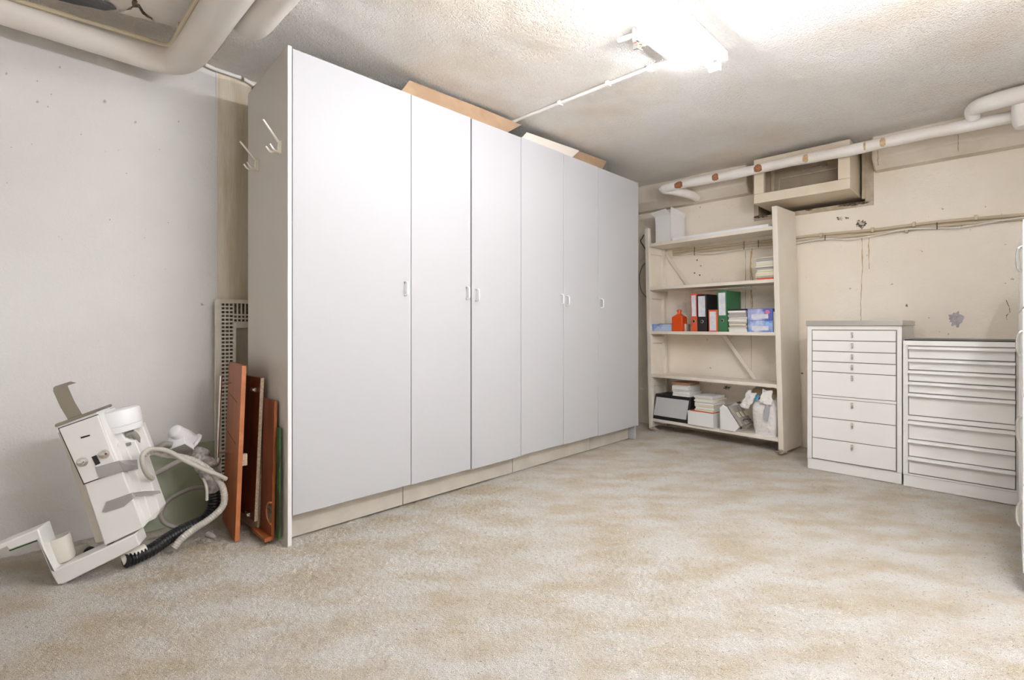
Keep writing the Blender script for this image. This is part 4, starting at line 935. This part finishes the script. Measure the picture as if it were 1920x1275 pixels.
# grey tapes
def tape(polys, label):
    mb = MB()
    for pxy, dd in polys:
        ps = [DQ(x, y, d) for (x, y), d in zip(pxy, dd)]; mb.hexa(ps, [p+NB*.0012 for p in ps])
    return lab(put('tape', mb, M_tape, U), label)
tape([([(179, 876), (222, 864), (229, 884), (186, 897)], [.001]*4), ([(222, 864), (257, 862), (259, 880), (230, 884)], [.001, .05, .055, .002]), ([(222, 864), (240, 873), (258, 871), (240, 864)], [0, .02, .04, .02])], 'silver tape strap')
tape([([(192, 960), (199, 941), (247, 924), (250, 935), (232, 950), (197, 961)], [.008, .008, .008, .008, .008, .008]), ([(247, 924), (270, 921), (299, 920), (302, 924), (285, 929), (255, 931)], [.008, .03, .05, .055, .05, .01])], 'silver tape strip with a twisted tail')
# cup and cloth behind the arm
c = DQ(122, 1050, .075); ax_ = (DQ(113, 1021, .075)-c).normalized()
mb = MB(); mb.lathe(c, c+ax_, [(0, .028), (.01, .033), (.07, .036), (.092, .035), (.0925, .031), (.06, .029), (.02, .026)], 30); tag(put('cup', mb, M_dev2), 'off-white cup lying in the crook of the dental unit arm', 'cup')
cpts_ = [DQ(130, 1046, .13), DQ(146, 1040, .15), DQ(160, 1034, .17), DQ(172, 1032, .18)]
mb = MB(); mb.tube(cpts_, [.022, .032, .028, .012], 14, smooth=5)
for v in mb.v: v += noise.noise_vector(v*30)*.004
tag(put('glove', mb, mat('grey_glove', (.48, .46, .40), .5, bump=.5, bscale=30, bdist=.008), smooth=70), 'grey rubber glove crumpled beside the off-white cup', 'glove')
mb = MB(); mb.tube([DQ(158, 1036, .14), DQ(168, 1030, .14), DQ(178, 1031, .15)], [.006, .012, .006], 8, smooth=4); tag(put('black_clip', mb, M_black), 'small black clip on the carpet beside the grey glove', 'clip')

# handpiece head resting on the hoses
hd_ = thing('handpiece_head', P(348, 830, Y=2.66), 'white round instrument head propped on the hoses before the glass', 'instrument head')
c = P(324, 806, Y=2.62); e = P(356, 826, Y=2.66); e2 = P(372, 836, Y=2.66)
mb = MB(); dx = (e-c); L_ = dx.length; mb.lathe(c, e, [(0, .010), (.003, .022), (.010, .029), (.022, .031), (L_*.5, .032), (L_*.52, .034), (L_, .036), (L_+.012, .034), (L_+.015, .02)], 30); put('head_shell', mb, M_wpl, hd_)
mb = MB(); mb.lathe(e, e2, [(.006, .03), (.012, .044), (.022, .046), (.026, .04)], 30); put('flange', mb, M_wpl, hd_)
bx = [P(318, 842, Y=2.62), P(347, 831, Y=2.59), P(365, 843, Y=2.60), P(350, 852, Y=2.63)]
mb = MB(); mb.hexa(bx, [p+Vector((-.004, .02, .045)) for p in bx]); bx_ = put('socket_box', mb, M_wpl, hd_, bevel=.003)
bi = [p.lerp(sum(bx, Vector())/4, .14)+Vector((0, -.002, -.002)) for p in bx]
mb = MB(); mb.prism(bi, (0, .002, .004)); put('socket_face', mb, M_grey2, bx_)
# hoses
def hose(name, pts, r, m, label, ribs=None, seg=14, sm=8, cat='hose'):
    p = [P(x, y, Y=Y) for x, y, Y in pts]
    rr = r if isinstance(r, list) else [r]*len(p)
    for v, q_r in zip(p, rr): v.z = max(v.z, q_r*.8)
    return tag(put(name, MB().tube(p, r, seg, smooth=sm, ribs=ribs), m, smooth=60), label, cat)
hose('thick_hose', [(272, 852, 2.37), (290, 848, 2.37), (307, 852, 2.38), (341, 857, 2.39), (368, 866, 2.40), (396, 885, 2.41), (414, 907, 2.40), (421, 930, 2.40), (417, 950, 2.40), (396, 971, 2.40), (364, 992, 2.41), (341, 1010, 2.41), (327, 1026, 2.41)], [.011, .0115, .012, .012, .013, .0135, .0135, .014, .014, .0145, .0145, .015, .015], M_grey, 'thick grey ribbed hose arching from the dental unit to the carpet', ribs=(.009, .0012))
hose('thin_hose', [(286, 898, 2.36), (276, 890, 2.33), (268, 872, 2.31), (267, 855, 2.31), (277, 844, 2.32), (295, 842, 2.34), (318, 847, 2.355), (348, 864, 2.36), (386, 882, 2.37), (408, 890, 2.37), (424, 898, 2.38)], .0085, M_grey, 'thin grey hose looping over the thick one towards the orange door')
hose('looped_hose', [(392, 916, 2.66), (378, 914, 2.68), (359, 916, 2.70), (334, 926, 2.70), (314, 939, 2.67), (303, 958, 2.62), (303, 972, 2.58), (311, 982, 2.56), (327, 988, 2.55), (345, 987, 2.56), (356, 984, 2.57)], .009, M_grey2, 'dark grey hose in a low loop before the glass sheet')
hose('short_hose', [(286, 890, 2.60), (300, 884, 2.60), (318, 874, 2.60), (340, 862, 2.60), (352, 856, 2.60)], .011, M_grey2, 'dark grey hose running behind the thick one under the instrument head')
hose('inlet_hose', [(300, 846, 2.62), (302, 838, 2.62), (310, 833, 2.62), (322, 834, 2.62)], .013, M_grey2, 'grey stub hose at the back of the instrument head')
hose('tail_hose', [(381, 896, 2.44), (386, 908, 2.44), (388, 920, 2.44), (388, 938, 2.44)], .0055, mat('pale_hose', (.6, .57, .5), .4), 'pale hose end hanging inside the black hose curve')
hose('suction_hose', [(236, 1056, 2.41), (250, 1050, 2.42), (284, 1031, 2.44), (318, 1008, 2.48), (352, 990, 2.52), (382, 976, 2.55), (397, 957, 2.56), (402, 938, 2.56), (400, 918, 2.56)], [.026]*9, M_blackrub, 'black corrugated hose curving over the carpet', ribs=(.0125, .005), seg=18)
hose('wrapped_hose', [(401, 920, 2.56), (396, 905, 2.56), (386, 889, 2.57), (376, 874, 2.58), (372, 860, 2.60), (378, 848, 2.62)], [.027, .026, .025, .027, .034, .04], M_wrap, 'clear-wrapped grey end of the black corrugated hose')
mb = MB(); 
hose('crumpled_wrap', [(378, 858, 2.58), (392, 866, 2.57), (404, 868, 2.57), (411, 858, 2.57)], [.02, .024, .018, .008], M_wrap, 'crumpled clear plastic wrap at the top of the black hose', cat='plastic wrap')
hose('hose_coupling', [(228, 1050, 2.43), (250, 1040, 2.43), (272, 1030, 2.44)], [.022, .024, .022], M_dev2, 'cream coupling at the end of the black hose under the unit', cat='coupling')
hose('hose_plug', [(389, 1002, 2.42), (397, 1005, 2.40), (404, 1009, 2.38)], [.013, .012, .006], M_grey2, 'small grey hose plug on the carpet by the orange door', cat='plug')
